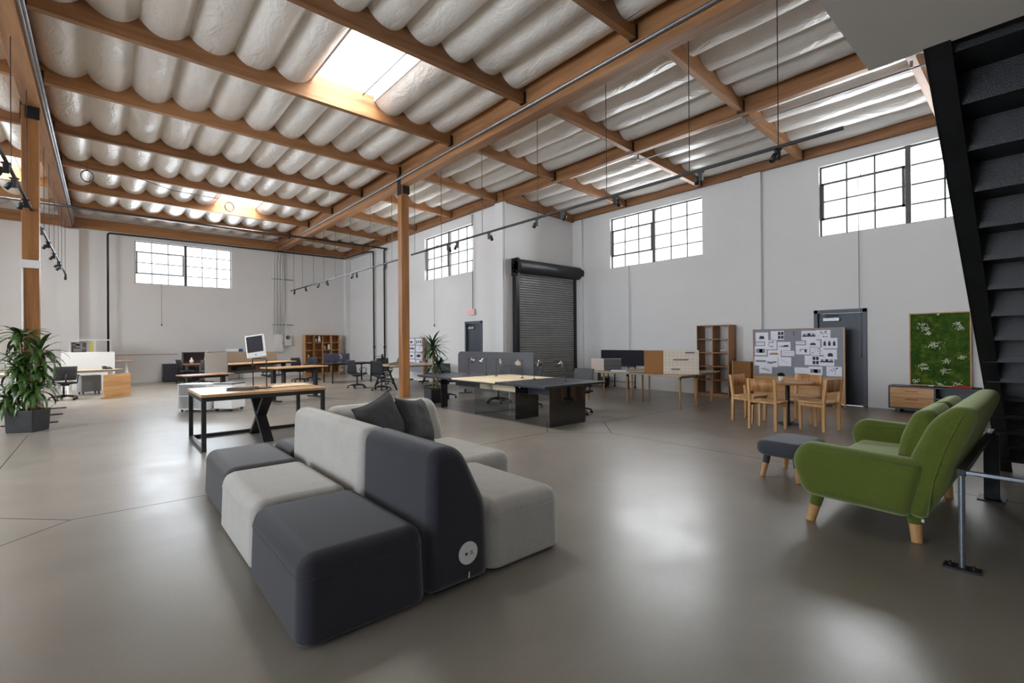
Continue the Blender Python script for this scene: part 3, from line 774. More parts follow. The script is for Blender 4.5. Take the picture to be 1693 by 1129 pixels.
for i in range(NS):
    b = MB(); x = .10 - i*run; zt = (i+1)*rise
    b.box(x-run-.03, x, -.59, .59, zt-.035, zt); b.box(x-run-.008, x-run, -.59, .59, zt-.005, zt+rise-.03)
    b.build('stair_tread', M_stair, st)

# ------------------------------------------------------------------ X-frame table and what is on it
xt = thing('trestle_table', 'narrow wooden table on a black steel frame with one crossed X support', 'table', (1.83,8.20,0))
b = MB(); b.rbox(-.84,.82,-.66,.66,.735,.775,.006); b.build('tabletop', M_rustic, xt, wn=True)
for x in (-.83,.75):
    for y in (-.65,.59):
        b = MB(); b.box(x,x+.055,y,y+.055,0,.735); b.build('leg', M_black, xt, bevel=.003)
b = MB()
b.box(-.775,.75,-.65,-.60,.68,.735); b.box(-.775,.75,.60,.645,.68,.735); b.box(-.83,-.775,-.595,.59,.68,.735); b.box(.75,.805,-.595,.59,.68,.735)
b.build('apron_frame', M_black, xt)
b = MB(); b.box(-.83,-.775,-.595,.59,0,.05); b.box(.75,.805,-.595,.59,0,.05); b.box(-.775,.75,.60,.645,0,.05); b.build('floor_bar', M_black, xt)
b = MB()
for s in (1,-1):
    b.prism([(s*.44-.045,0),(s*.44+.045,0),(-s*.44+.045,.70),(-s*.44-.045,.70)], -.03+s*.004, .11+s*.004, 'x')
b.build('x_brace', M_black, xt)
cs = thing('computer_stand', 'black wire stand rising from a laptop tray on the wooden table', 'monitor stand', (1.83,8.12,.775), R(-40))
b = MB(); b.tube([(-.09,0,.03),(-.10,0,.44),(-.085,0,.455),(.10,0,.455),(.115,0,.44),(.115,0,.02)], .008, 8); b.build('wire_frame', M_black, cs)
b = MB(); b.rbox(-.02,.16,-.12,.12,0,.014,.005); b.build('stand_base', M_black, cs, wn=True)
im = thing('desktop_computer', 'white desktop computer with a dark screen tilted on the wire stand', 'computer', (1.80,8.12,1.245), R(-28))
Mi = Matrix.Rotation(R(-9),4,'Y') @ Matrix.Rotation(R(-12),4,'X')
b = MB(); b.rbox(-.135,.135,-.03,.03,.0,.36,.018,3,M=Mi); bd = b.build('housing', M_white, im, wn=True)
b = MB(); b.box(-.112,.112,-.0335,-.029,.085,.335,M=Mi); b.build('screen', M_screenoff, im)
b = MB(); b.cyl((0,-.030,.04),(0,-.0325,.04),.010,n=16,M=Mi); b.build('power_button', M_ink, im)
tr = thing('laptop_tray', 'dark grey laptop lying flat at the foot of the wire stand', 'laptop', (1.60,7.98,.775), R(-35))
b = MB(); b.rbox(-.20,.16,-.13,.13,0,.03,.008); b.build('laptop_body', M_felt if False else M_lam, tr, wn=True)
b = MB(); b.rbox(-.19,.15,-.12,.12,.030,.038,.003); b.build('laptop_lid', M_steelbk, tr, wn=True)
pr_ = thing('cloth_roll', 'crumpled beige cloth lying on the wooden table right of the computer', 'cloth', (2.30,8.16,.775), R(10))
b = MB(); n = 26; V = []; F = []
for j in range(13):
    for i in range(n+1):
        u, v = i/n, j/12; h = .028*math.sin(PI*v)*(math.sin(PI*u)**.4) * (1+.7*noise.noise(Vector((u*9,v*5,3)))) + .003
        V.append((-.32+.62*u, -.12+.24*v+.03*noise.noise(Vector((u*5,1,v))), max(.002,h)))
for j in range(12):
    for i in range(n):
        a = j*(n+1)+i; F.append((a,a+1,a+n+2,a+n+1))
b.add(V, F, 0, True); cl = b.build('cloth_folds', M_beige, pr_); md = cl.modifiers.new('solid','SOLIDIFY'); md.thickness = .004; md.offset = 1

# ------------------------------------------------------------------ black bench desk under the main beam
bd = thing('bench_desk', 'long black bench desk with a pale wooden middle section and glossy panel legs', 'desk', (6.28,7.60,0))
dx, dy = 6.28, 7.60
for y0, y1, m, nm in ((5.53,6.84,M_lam,'desktop'),(6.845,8.285,M_ply,'desktop'),(8.29,9.70,M_lam,'desktop')):
    b = MB(); b.rbox(-.80,.80,y0-dy,y1-dy,.695,.722,.003,1); b.build(nm, m, bd, wn=True)
b = MB(); b.box(-.80,.80,6.842-dy,8.288-dy,.672,.694); b.box(-.78,.78,5.55-dy,9.68-dy,.676,.693); b.build('edge_frame', M_lam, bd)
for y, x0, x1, m in ((5.66,-.55,.36,M_gloss),(6.69,-.42,.17,M_gloss),(7.78,-.56,.36,M_clear),(9.15,-.50,-.33,M_gloss)):
    b = MB(); b.box(x0,x1,y-dy,y-dy+.018,0,.676); b.build('panel_leg', m, bd)
for y0, y1, m in ((5.70,6.68,M_lam),(6.72,8.20,M_ply),(8.25,9.14,M_lam)):
    b = MB(); b.box(-.12,-.10,y0-dy,y1-dy,.47,.672); b.build('modesty_panel', m, bd)
for y in (6.15,6.3): 
    b = MB(); b.box(-.79,-.76,y-dy,y-dy+.03,.655,.676); b.build('clip', M_chrome, bd)
def desk_lamp(label, loc, rz, tiltd):
    o = thing('desk_lamp', label, 'desk lamp', loc, rz, 'slim lamps on the black bench desk')
    b = MB(); b.cyl((0,0,0),(0,0,.012),.035,n=20); b.build('lamp_base', M_black, o)
    b = MB(); b.cyl((0,0,.012),(0,0,.385),.006,n=8); b.build('lamp_pole', M_black, o)
    b = MB(); b.cyl((0,-.03,.365),(0,.30,.365),.005,n=8); b.build('lamp_arm', M_black, o)
    Mh = T(0,.13,.362) @ Matrix.Rotation(tiltd,4,'X') @ Matrix.Rotation(R(28),4,'Y')
    b = MB(); b.lathe([(.012,.02),(.016,.0),(.022,-.02),(.062,-.085),(.060,-.085),(.02,-.022)], 20, M=Mh); hd = b.build('lamp_shade', M_chrome, o)
    return o
lamps = [(5.98,0,R(-25),'nearest to the camera'),(6.82,PI,R(-25),'second from the near end'),(7.18,0,R(-30),'third from the near end'),
         (8.02,PI,R(-30),'third from the far end'),(8.38,0,R(15),'second from the far end'),(9.06,PI,R(15),'at the far end by the plant')]
for y, rz, tl, where in lamps:
    desk_lamp('slim black cone lamp on the bench desk, '+where, (6.47,y,.722), rz, tl)
ps = thing('privacy_screen', 'long dark grey felt screen with rounded corners behind the bench desk', 'screen', (7.95,10.0,0))
b = MB(); p = rounded([(-1.62,.12),(1.62,.12),(1.62,1.20),(-1.62,1.20)], [.02,.02,.14,.14], 7); b.sprism(p, -.03, .03, 'x', .015, 3); b.build('screen_panel', M_felt, ps, wn=True)
for y in (-1.3,1.3):
    b = MB(); b.box(-.22,.22,y-.03,y+.03,0,.02); b.box(-.015,.015,y-.03,y+.03,.02,.14); b.build('screen_foot', M_black, ps)

# ------------------------------------------------------------------ task chairs
def task_chair(label, loc, rz, style, grp):
    """faces local +y; style 'sling' = narrow mesh sling with loop arms, 'mesh' = broad mesh back"""
    o = thing('task_chair', label, 'office chair', loc, rz, grp)
    b = MB(); cs_ = []
    for k in range(5):
        a = 2*PI*k/5+.3; ex, ey = .29*math.cos(a), .29*math.sin(a)
        b.tube([(0,0,.115),(ex*.5,ey*.5,.105),(ex,ey,.075)], [.03,.022,.015], 8); cs_.append((ex,ey,a))
    b.cyl((0,0,.07),(0,0,.14),.038,n=14); b.build('star_base', M_plast, o)
    for ex, ey, a in cs_:
        c = MB(); tx, ty = -math.sin(a), math.cos(a)
        c.cyl((ex+tx*.006,ey+ty*.006,.028),(ex+tx*.026,ey+ty*.026,.028),.028,n=14); c.cyl((ex-tx*.026,ey-ty*.026,.028),(ex-tx*.006,ey-ty*.006,.028),.028,n=14)
        c.cyl((ex,ey,.03),(ex,ey,.075),.010,n=8); c.build('caster', M_plast, o)
    g = MB(); g.cyl((0,0,.13),(0,0,.40),.022,n=12); g.build('gas_lift', M_steelbk, o)
    g = MB(); g.rbox(-.10,.10,-.12,.12,.38,.42,.015); g.build('tilt_box', M_plast, o, wn=True)
    W = .21 if style == 'sling' else .235; hb = .92 if style == 'sling' else .90
    prof = [(.24,.455),(.20,.47),(.08,.465),(-.08,.45),(-.17,.455),(-.215,.50),(-.235,.60),(-.245,.72),(-.275,.85),(-.295,hb)]
    if style == 'sling':
        s = MB(); V = []; F = []; n = 9
        for y, z in prof:
            for i in range(n):
                u = 2*i/(n-1)-1; V.append((u*W*(1-.10*max(0,(z-.6)/.3)), y+.025*(u*u)*(1 if z > .52 else 0), z+.018*(u*u)*(1 if z < .52 else 0)))
        for j in range(len(prof)-1):
            for i in range(n-1): F.append((j*n+i, j*n+i+1, (j+1)*n+i+1, (j+1)*n+i))
        s.add(V, F, 0, True); q = s.build('sling', M_meshd, o); md = q.modifiers.new('solid','SOLIDIFY'); md.thickness = .012
        for sx_ in (-1,1):
            r_ = MB(); r_.tube([(sx_*W,.24,.46),(sx_*W,0,.462),(sx_*W,-.16,.46),(sx_*W,-.225,.52),(sx_*W*.96,-.235,.66),(sx_*W*.9,-.285,hb)], .012, 8); r_.build('side_rail', M_plast, o)
            a_ = MB(); a_.tube([(sx_*.06,0,.40),(sx_*.25,-.02,.43),(sx_*.275,-.06,.47),(sx_*.275,-.14,.64),(sx_*.275,-.10,.665),(sx_*.275,.12,.665),(sx_*.275,.15,.64),(sx_*.275,.10,.47),(sx_*.25,.06,.43),(sx_*.06,.02,.40)], .011, 8); a_.build('arm_loop', M_plast, o)
    else:
        s = MB(); s.rbox(-.24,.24,-.22,.25,.43,.485,.025,3); s.build('seat_pad', M_meshd, o, wn=True)
        s = MB(); V = []; F = []; n = 9
        bp_ = [(-.215,.53),(-.235,.64),(-.25,.76),(-.285,hb)]
        for y, z in bp_:
            for i in range(n):
                u = 2*i/(n-1)-1; V.append((u*W*(1-.06*(z<.6)), y+.035*u*u, z))
        for j in range(3):
            for i in range(n-1): F.append((j*n+i, j*n+i+1, (j+1)*n+i+1, (j+1)*n+i))
        s.add(V, F, 0, True); q = s.build('mesh_back', M_mesh if style == 'mesh' else M_meshd, o); md = q.modifiers.new('solid','SOLIDIFY'); md.thickness = .014
        s = MB(); s.tube([(0,-.05,.41),(0,-.25,.42),(0,-.275,.5),(0,-.27,.70)], .02, 8); s.build('back_spine', M_plast, o)
        for sx_ in (-1,1):
            a_ = MB(); a_.tube([(sx_*.12,0,.42),(sx_*.27,-.02,.44),(sx_*.285,-.02,.60),(sx_*.285,-.02,.64)], .015, 8); a_.rbox(sx_*.285-.035,sx_*.285+.035,-.13,.11,.64,.665,.01); a_.build('armrest', M_plast, o)
    return o
G1 = 'office chairs pulled up to the black bench desk'
ch_mesh = task_chair('grey mesh-backed office chair at the near right end of the black bench desk', (7.30,6.42,0), R(97), 'mesh', G1)
dup(ch_mesh, (7.22,8.88,0), R(82), 'grey mesh-backed office chair before the felt screen, behind the wooden desk section', G1)
ch_dark = task_chair('black-backed office chair behind the bench desk, at the right edge of the felt screen', (7.20,7.77,0), R(68), 'dark', G1)
ch_sl = task_chair('black sling office chair with loop arms, left of the two before the wooden worktable', (6.32,15.12,0), R(-72), 'sling', 'black sling office chairs')
G2 = 'black sling office chairs'
dup(ch_sl, (6.57,13.86,0), R(-58), 'black sling office chair with loop arms, nearest to the wooden post on its left', G2)
dup(ch_dark, (6.80,10.6,0), R(165), 'black office chair beyond the far end of the black bench desk', G1)
dup(ch_sl, (7.95,13.05,0), R(40), 'black sling office chair tucked in right of the wooden post', G2)
dup(ch_sl, (7.6,15.8,0), R(165), 'black sling office chair on the far side of the wooden worktable, left of the post', G2)
# ------------------------------------------------------------------ long worktables right of centre
def leg_table(name, label, loc, w, l, h, legs, top_m, leg_m, r=.024, caps=False, grp=None):
    o = thing(name, label, 'table', loc, 0, grp)
    b = MB(); b.rbox(-w/2,w/2,-l/2,l/2,h-.028,h,.004,1); b.build('tabletop', top_m, o, wn=True)
    for x, y in legs:
        b = MB(); b.cyl((x,y,0),(x,y,h-.028),r*.85,r,14); lg = b.build('leg', leg_m, o)
        if caps: c = MB(); c.cyl((x,y,h-.09),(x,y,h-.03),r*1.12,r*1.12,14); c.build('leg_socket', M_black, lg)
    for q in ((-l/2+.06,-l/2+.09),(l/2-.09,l/2-.06)): b = MB(); b.box(-w/2+.06,w/2-.06,*q,h-.07,h-.028); b.build('under_frame', M_grey, o)
    return o
leg_table('worktable', 'long pale worktable with round wooden legs, carrying the cork and perforated boards', (9.57,6.55,0), .86, 2.72, .73,
          [(-.31,-1.27),(.33,-1.28),(-.29,.08),(.30,.06),(-.29,1.25),(.32,1.25)], M_bench, M_oakz, caps=True)
leg_table('worktable', 'second pale worktable standing behind the one with the cork board', (10.75,6.40,0), .95, 2.1, .73,
          [(.40,-.86),(-.38,-.86),(.40,.86),(-.38,.86)], M_bench, M_oakz)
def slab(name, label, cat, c, size, rz, m, parts=None, bevel=.004, grp=None):
    o = thing(name, label, cat, c, rz, grp)
    b = MB(); b.box(-size[0]/2,size[0]/2,-size[1]/2,size[1]/2,0,size[2]); b.build('panel', m, o, bevel=bevel)
    return o
cb_ = slab('cork_board', 'brown cork desktop board standing on the worktable left of the perforated one', 'board', (9.36,5.975,.73), (.03,.42,.52), R(15), M_cork)
pg = thing('peg_board', 'cream perforated board with three little shelf bars on the worktable', 'board', (9.62,5.46,.73), R(35))
b = MB(); b.box(-.016,.016,-.37,.37,0,.525); b.build('board_panel', M_pegply, pg, bevel=.003)
b = MB()
for i in range(9):
    for j in range(7):
        y, z_ = -.33+.66*i/8, .05+.42*j/6
        b.cyl((-.0168,y,z_),(-.0163,y,z_),.007,n=8)
b.build('peg_holes', M_ink, pg)
for y, z_, l in ((-.14,.475,.13),(.08,.32,.22),(.16,.11,.13)):
    b = MB(); b.cyl((-.05,y-l,z_),(-.05,y+l*.4,z_),.014,n=10); b.box(-.05,-.016,y-l*.6,y-l*.6+.02,z_-.01,z_+.01); b.build('shelf_bar', M_grey, pg)
ss = thing('sample_board', 'low board of blush slats on the left half and charcoal slats on the right', 'board', (9.56,7.46,.73), R(42))
for i in range(8):
    z_ = .008+.036*i
    b = MB(); b.box(-.02,.02,.06,.37,z_,z_+.027); b.build('blush_slat', M_pinkw, ss)
    b = MB(); b.box(-.02,.02,-.37,.055,z_,z_+.031); b.build('charcoal_slat', M_dkslat, ss)
b = MB(); b.box(.0,.018,-.37,.37,0,.30); b.build('backing', M_white, ss)
bt = thing('mobile_desk', 'dark wheeled screen unit on thin black legs behind the slatted board', 'trolley', (12.35,9.03,0))
b = MB(); b.box(-.02,.02,-.80,.80,.72,1.19); b.build('screen_panel', M_navy, bt, bevel=.006)
for x in (-.20,.13):
    for y in (-.40,.37):
        b = MB(); b.box(x-.012,x+.012,y-.012,y+.012,.07,.72); b.build('leg', M_black, bt)
        b = MB(); b.cyl((x-.012,y,.035),(x+.012,y,.035),.035,n=14); b.build('caster', M_chrome if y > 0 else M_plast, bt)
b = MB(); b.box(-.20,.13,-.40,-.38,.20,.215); b.box(-.20,-.18,-.4,.37,.20,.215); b.box(-.21,.14,-.42,.40,.69,.72); b.build('shelf_frame', M_black, bt)
bn = thing('waste_bin', 'small black waste bin against the white wall left of the wheeled unit', 'bin', (12.2,9.55,0))
b = MB(); b.lathe([(.11,0),(.14,.30),(.14,.33),(.128,.33),(.10,.015)], 18); b.build('bin_body', M_plast, bn); b = MB(); b.lathe([(.142,.30),(.147,.31),(.142,.32)],18); b.build('bin_rim', M_grey, bn)
bo = thing('book', 'thick dark book lying on the worktable before the wheeled unit', 'book', (9.42,6.98,.73), R(38))
b = MB(); b.box(-.10,.10,-.18,.18,.004,.048); b.build('page_block', M_paper, bo); b = MB(); b.box(-.105,.108,-.185,.185,0,.004); b.box(-.105,.108,-.185,.185,.048,.054); b.box(.10,.108,-.185,.185,0,.054); b.build('cover', M_dkslat, bo)
bo = thing('sample_strip', 'flat dark material samples lying at the foot of the cork board', 'samples', (9.26,6.36,.73), R(15))
b = MB(); b.box(-.07,.07,-.17,.17,0,.012); b.build('sample_plate', M_dkslat, bo); b = MB(); b.box(-.05,.05,-.02,.16,.012,.018); b.build('sample_chip', M_grey, bo)
# tall open bookcase
def bookcase(name, label, loc, rz, w, d, h, cols, rows, m, kick=.06, t=.024, back=None):
    """open front faces local -y"""
    o = thing(name, label, 'bookcase', loc, rz)
    for i in range(cols+1):
        x = -w/2 + (w-t)*i/cols
        b = MB(); b.box(x,x+t,-d/2,d/2,0 if i in (0,cols) else kick,h); b.build('side_panel' if i in (0,cols) else 'divider', m, o)
    for j in range(rows+1):
        z_ = kick + (h-kick-t)*j/rows
        b = MB(); b.box(-w/2+t,w/2-t,-d/2+.004,d/2,z_,z_+t); b.build('shelf', m, o)
    b = MB(); b.box(-w/2+t,w/2-t,-d/2+.03,-d/2+.05,0,kick); b.build('kick_board', m, o)
    if back: b = MB(); b.box(-w/2+t,w/2-t,d/2-.008,d/2-.002,kick,h); b.build('back_panel', back, o)
    return o
bookcase('bookcase', 'tall narrow wooden bookcase of ten open cells standing by the white right wall', (12.26,5.95,0), -PI/2, .86, .42, 1.87, 2, 5, M_walnut)
sm = thing('tape_roll', 'small pale rolls lying on the third shelf of the tall bookcase', 'rolls', (12.15,5.72,1.18))
b = MB()
for k in range(3): b.cyl((0,-.07+.05*k,.02),(0,-.035+.05*k,.02),.02,n=12)
b.build('roll', M_white, sm)
bx = thing('storage_box', 'brown fibreboard box between the tall bookcase and the pinboard', 'box', (12.22,5.20,0))
b = MB(); b.rbox(-.18,.18,-.22,.22,.02,.93,.012); b.build('box_body', M_cork, bx, wn=True); b = MB(); b.box(-.19,.0,.205,.235,0,.95); b.build('light_edge', M_oakz, bx)

# pinboard with papers -----------------------------------------------------------
pb = thing('pinboard', 'grey felt pinboard on an oak base covered with drawings, in front of the dark door', 'pinboard', (12.13,4.0,0))
b = MB(); b.box(-.012,.03,-.93,.93,.62,1.715); b.build('felt_panel', M_feltp, pb)
b = MB(); b.box(-.02,.034,-.955,-.93,.0,1.725); b.box(-.02,.034,.93,.955,0,1.725); b.box(-.02,.034,-.93,.93,1.715,1.728); b.build('oak_edging', M_oakz, pb)
b = MB(); b.box(-.016,.03,-.93,.93,.06,.62); b.build('oak_panel', M_oaky, pb)
for y in (-.8,.8):
    b = MB(); b.box(-.22,.22,y-.03,y+.03,0,.06); b.build('foot', M_oakz, pb)
PAP = [(4.89,4.60,1.43,1.65,'dark small sofa at its centre, top left corner of the pinboard','s'),(4.54,4.25,1.47,1.68,'two dark photos on its right half, second from left along the top','r'),
 (4.88,4.69,1.34,1.41,'narrow strip below the top left sheet','n'),(4.67,4.41,1.24,1.46,'blue pencil scribbles, left half of the pinboard','b'),
 (4.39,4.11,1.22,1.42,'warm and dark furniture sketch right of the blue scribbles','w'),(4.91,4.64,1.10,1.32,'dark square photo, at the left edge of the pinboard','q'),
 (4.61,4.32,1.05,1.22,'tan long bench sketch below the blue scribbles','t'),(4.30,4.03,1.09,1.21,'faint ruled lines, a narrow sheet near the middle gap','n'),
 (4.92,4.62,.85,1.07,'flat grey bench drawing, low on the left edge','g'),(4.65,4.39,.82,1.05,'curved grey bench drawing, lower left','c'),
 (4.38,4.10,.85,1.06,'thin blue line drawing, lower part of the left half','l'),(4.81,4.52,.66,.85,'two dark slanting strokes, lowest on the left half','d'),
 (3.88,3.58,1.45,1.67,'wide grey room sketch, top row right of the red marker','m'),(3.59,3.31,1.47,1.68,'blue pencil sketch at the top right corner','b'),
 (4.00,3.81,1.36,1.43,'grey printed strip beside the middle gap','k'),(3.79,3.51,1.30,1.45,'dark sofa photo below the grey room sketch','s'),
 (3.48,3.18,1.27,1.50,'three dark little figures in a row, right side','f'),(4.00,3.71,1.13,1.34,'dark arch and curve right of the middle gap','a'),
 (3.70,3.44,1.12,1.29,'blue pencil lettering shapes near the centre right','b'),(3.44,3.19,1.03,1.25,'dark seat icon at the right edge','s'),
 (3.82,3.53,.89,1.11,'four dark photos in a block, lower right half','r'),(3.53,3.24,.88,1.09,'large dark blurred photo, lower right half','m'),
 (4.03,3.74,.69,.83,'few blue marks, lowest row, behind the table','l'),(3.74,3.47,.67,.86,'dark room photo, lowest row','q'),(3.39,3.10,.66,.87,'blue pencil sketch, lowest row at the right corner','b')]
rp = random.Random(3)
def sheet(name, label, X, y0, y1, z0, z1, kind, off, grp, flip=1):
    """paper on a board facing -x; y0 > y1"""
    w, h = abs(y0-y1), z1-z0
    o = MB(); o.box(-.0022,0,-w/2,w/2,-h/2,h/2)
    q = lambda a,c,e,f,mi: o.box(-.0028,-.0022,w*(.5-c),w*(.5-a),h*(.5-f),h*(.5-e),mi)
    if kind in 's': q(.30,.70,.48,.72,1); q(.36,.64,.38,.48,1)
    elif kind == 'r':
        for a,e in ((.55,.12),(.78,.12),(.55,.55),(.78,.55)): q(a,a+.19,e,e+.34,1)
    elif kind in 'nk': q(.08,.92,.3,.36,3 if kind=='n' else 1); q(.08,.92,.62,.66,3)
    elif kind in 'b':
        for _ in range(9): a, e = rp.uniform(.1,.75), rp.uniform(.15,.7); q(a,a+rp.uniform(.05,.16),e,e+rp.uniform(.02,.14),2)
        q(.62,.75,.12,.22,1)
    elif kind == 'w': q(.28,.62,.45,.62,4); q(.5,.85,.38,.58,1); q(.12,.2,.48,.58,1)
    elif kind == 'q': q(.12,.88,.3,.75,3); q(.38,.66,.32,.74,1)
    elif kind == 't': q(.12,.82,.42,.62,4); q(.25,.75,.34,.42,4)
    elif kind in 'gc':
        for i in range(6): q(.1+.13*i,.24+.13*i,.42+(.03*math.sin(i) if kind=='c' else 0),.62+(.06*math.sin(i) if kind=='c' else 0),3)
    elif kind == 'l':
        for i in range(5): q(.15+.12*i,.3+.12*i,.25+.1*i,.28+.1*i,2)
    elif kind == 'd':
        for i in range(6): q(.15+.11*i,.28+.11*i,.36+.05*i,.42+.05*i,1); q(.3+.08*i,.4+.08*i,.30+.03*i,.33+.03*i,1)
    elif kind == 'm': q(.06,.94,.48,.62,1); q(.12,.3,.3,.5,3); q(.4,.62,.26,.48,1); q(.7,.9,.3,.5,3)
    elif kind == 'f':
        for a in (.12,.42,.72): q(a,a+.16,.4,.75,1); q(a+.04,a+.12,.28,.4,1)
    elif kind == 'a': q(.28,.6,.42,.5,3); q(.62,.78,.42,.78,1); q(.3,.36,.5,.7,3)
    ob = o.build(name, [M_paper, M_ink, M_inkb, M_grey, M_inkw]); ob.location = (X-off*.0014,(y0+y1)/2,(z0+z1)/2)
    tag(ob, label, 'paper', grp); return ob
for i, (y0,y1,z0,z1,lab,kd) in enumerate(PAP):
    sheet('pinned_sheet', 'white sheet with '+lab if not lab.startswith('narrow') else 'white '+lab+' of the pinboard', 12.1175, y0, y1, z0, z1, kd, (i*7)%5, 'sheets on the grey pinboard')
o = MB(); o.box(-.012,0,-.014,.014,-.05,.05); ob = o.build('marker_pen', M_red, bevel=.004); ob.location = (12.118,4.04,1.615); tag(ob, 'small red marker hanging at the top of the pinboard gap', 'marker')

# round table with four oak chairs ------------------------------------------------
rt = thing('round_table', 'round oak cafe table on a black column between four oak chairs', 'table', (8.98,3.10,0))
b = MB(); b.lathe([(.0,.705),(.395,.705),(.40,.712),(.40,.732),(.395,.74),(0,.74)], 40); b.build('tabletop', M_oak, rt)
b = MB(); b.cyl((0,0,.03),(0,0,.705),.035,n=18); b.build('column', M_black, rt)
b = MB(); b.box(-.20,.20,-.035,.035,0,.03); b.box(-.035,.035,-.20,.20,0,.0301); b.cyl((0,0,0),(0,0,.035),.09,n=20); b.build('foot', M_black, rt)
pp = thing('potted_plant', 'tiny dark green plant in a white cup on the round oak table', 'plant', (8.86,3.16,.74))
b = MB(); b.lathe([(.035,0),(.045,.09),(.04,.09),(.034,.012)],18); b.build('cup', M_white, pp)
b = MB()
for i in range(60):
    a, e = rp.uniform(0,2*PI), rp.uniform(.15,1.4); d_ = Vector((math.cos(a)*math.cos(e), math.sin(a)*math.cos(e), math.sin(e)))
    p0 = Vector((0,0,.10)); q = p0+d_*.055; s_ = d_.orthogonal().normalized()*.012
    b.add([p0+s_*.3,p0-s_*.3,q-s_,q+d_*.01,q+s_],[(0,1,2,3,4)],0,True)
b.build('foliage', M_leafd, pp)
def wood_chair(label, loc, rz):
    """faces local +y"""
    o = thing('dining_chair', label, 'chair', loc, rz, 'oak chairs round the cafe table')
    for sx_ in (-1,1):
        b = MB(); x0 = sx_*.205-.02
        b.prism([(-.215,0),(-.175,0),(-.165,.45),(-.215,.83),(-.255,.83),(-.21,.45)], x0, x0+.04, 'x'); b.build('rear_leg', M_chairw, o, bevel=.003)
        b = MB(); b.prism([(.155,0),(.19,0),(.205,.435),(.16,.435)], x0, x0+.04, 'x'); b.build('front_leg', M_chairw, o, bevel=.003)
        b = MB(); b.box(sx_*.205-.012,sx_*.205+.012,-.18,.18,.385,.43); b.build('side_rail', M_chairw, o)
    b = MB(); b.box(-.19,.19,.165,.19,.385,.43); b.build('front_rail', M_chairw, o)
    s = MB(); n = 10; V = []; F = []
    for j in range(n+1):
        for i in range(n+1):
            u, v = 2*i/n-1, 2*j/n-1; V.append((u*.225, v*.205+.015, .468-.016*max(0,1-u*u)*max(0,1-(v+.2)**2)))
    for j in range(n):
        for i in range(n): a = j*(n+1)+i; F.append((a,a+1,a+n+2,a+n+1))
    s.add(V,F,0,True); q = s.build('seat', M_chairw, o); md = q.modifiers.new('solid','SOLIDIFY'); md.thickness = .03; md.offset = -1
    b = MB(); n = 8; V = []; F = []
    for j in range(2):
        for i in range(n+1):
            u = 2*i/n-1; z_ = (.625,.825)[j]; V.append((u*.19, -.19-(z_-.45)*.11-.02*(1-u*u), z_))
    for i in range(n): F.append((i,i+1,n+2+i,n+1+i))
    b.add(V,F,0,True); q = b.build('backrest', M_chairback, o); md = q.modifiers.new('solid','SOLIDIFY'); md.thickness = .022
    return o
wc = wood_chair('oak chair with its plank back to the camera, left front of the round table', (8.30,3.17,0), R(-92))
dup(wc, (8.83,2.58,0), R(-14), 'oak chair seen from the side at the right front of the round table')
dup(wc, (8.92,3.72,0), R(172), 'oak chair at the left of the round table, beside the fibreboard box')
dup(wc, (9.50,3.03,0), R(84), 'oak chair on the far side of the round table, facing the camera')

# moss picture and media console ----------------------------------------------------
mo = thing('moss_picture', 'framed panel of green moss with white lichen tufts leaning above the low console', 'picture', (12.42,1.555,.53))
b = MB(); n = 40; V = []; F = []
for j in range(n+1):
    for i in range(n+1):
        y, z_ = -.435+.87*i/n, .02+1.41*j/n
        V.append((.0-.035*abs(noise.noise(Vector((y*7,z_*7,1))))-.02*abs(noise.noise(Vector((y*20,z_*20,4)))), y, z_))
for j in range(n):
    for i in range(n): a = j*(n+1)+i; F.append((a,a+n+1,a+n+2,a+1))
b.add(V,F,0,True); b.build('moss', M_moss, mo)
b = MB()
for q in ((-.455,-.435,0,1.45),(.435,.455,0,1.45),(-.435,.435,0,.02),(-.435,.435,1.43,1.45)): b.box(-.03,.04,*q)
b.build('frame', M_oakz, mo); b = MB(); b.box(.01,.03,-.435,.435,.02,1.43); b.build('backing', M_black, mo)
tufts = [(.24,1.20,.10),(.20,1.13,.08),(-.26,1.21,.07),(-.30,1.14,.06),(.06,.83,.13),(.10,.80,.08),(.14,1.04,.05),(-.32,.57,.05),(-.12,.49,.06),(.24,.42,.07),(.22,.34,.06),(-.10,.30,.09),(-.25,.06,.07),(.35,.09,.07),(-.02,.04,.05),(.02,1.42,.04)]
b = MB()
for ty, tz, s_ in tufts:
    for i in range(26):
        y, z_ = ty+rp.gauss(0,s_*.5), tz+rp.gauss(0,s_*.32)
        if abs(y) > .42 or not .03 < z_ < 1.42: continue
        b.lathe([(.0,-.010),(.010,-.004),(.012,.004),(.0,.012)], 6, M=T(-.055-rp.random()*.012, y, z_))
b.build('lichen_tufts', M_lichen, mo)
co = thing('media_console', 'low black console with two pale wood drawers and an open shelf under the moss picture', 'console', (12.24,1.55,0))
b = MB(); b.box(-.20,.20,-.74,.74,.505,.53); b.box(-.20,.20,-.74,.74,.075,.10); b.box(-.20,.20,.715,.74,.10,.505); b.box(-.20,.20,-.74,-.715,.10,.505); b.box(-.20,.20,.02,.04,.10,.505); b.box(.185,.20,-.715,.715,.10,.505); b.build('carcass', M_lam, co)
for k, (z0,z1) in enumerate(((.305,.50),(.105,.30))):
    b = MB(); b.box(-.205,-.185,.045,.712,z0,z1); dr = b.build('drawer', M_oaky, co, bevel=.002)
    zh = .435 if k == 0 else .275
    b = MB(); b.tube([(-.205,.47,zh),(-.222,.46,zh-.003),(-.222,.29,zh-.003),(-.205,.28,zh)], .006, 8); b.build('handle', M_red, dr)
    if k == 1: b = MB(); b.cyl((-.2055,.115,.235),(-.2051,.115,.235),.02,n=14); b.build('wood_knot', M_walnut, dr)
b = MB(); b.box(-.19,.185,-.715,.02,.30,.312); b.build('shelf', M_grey, co)
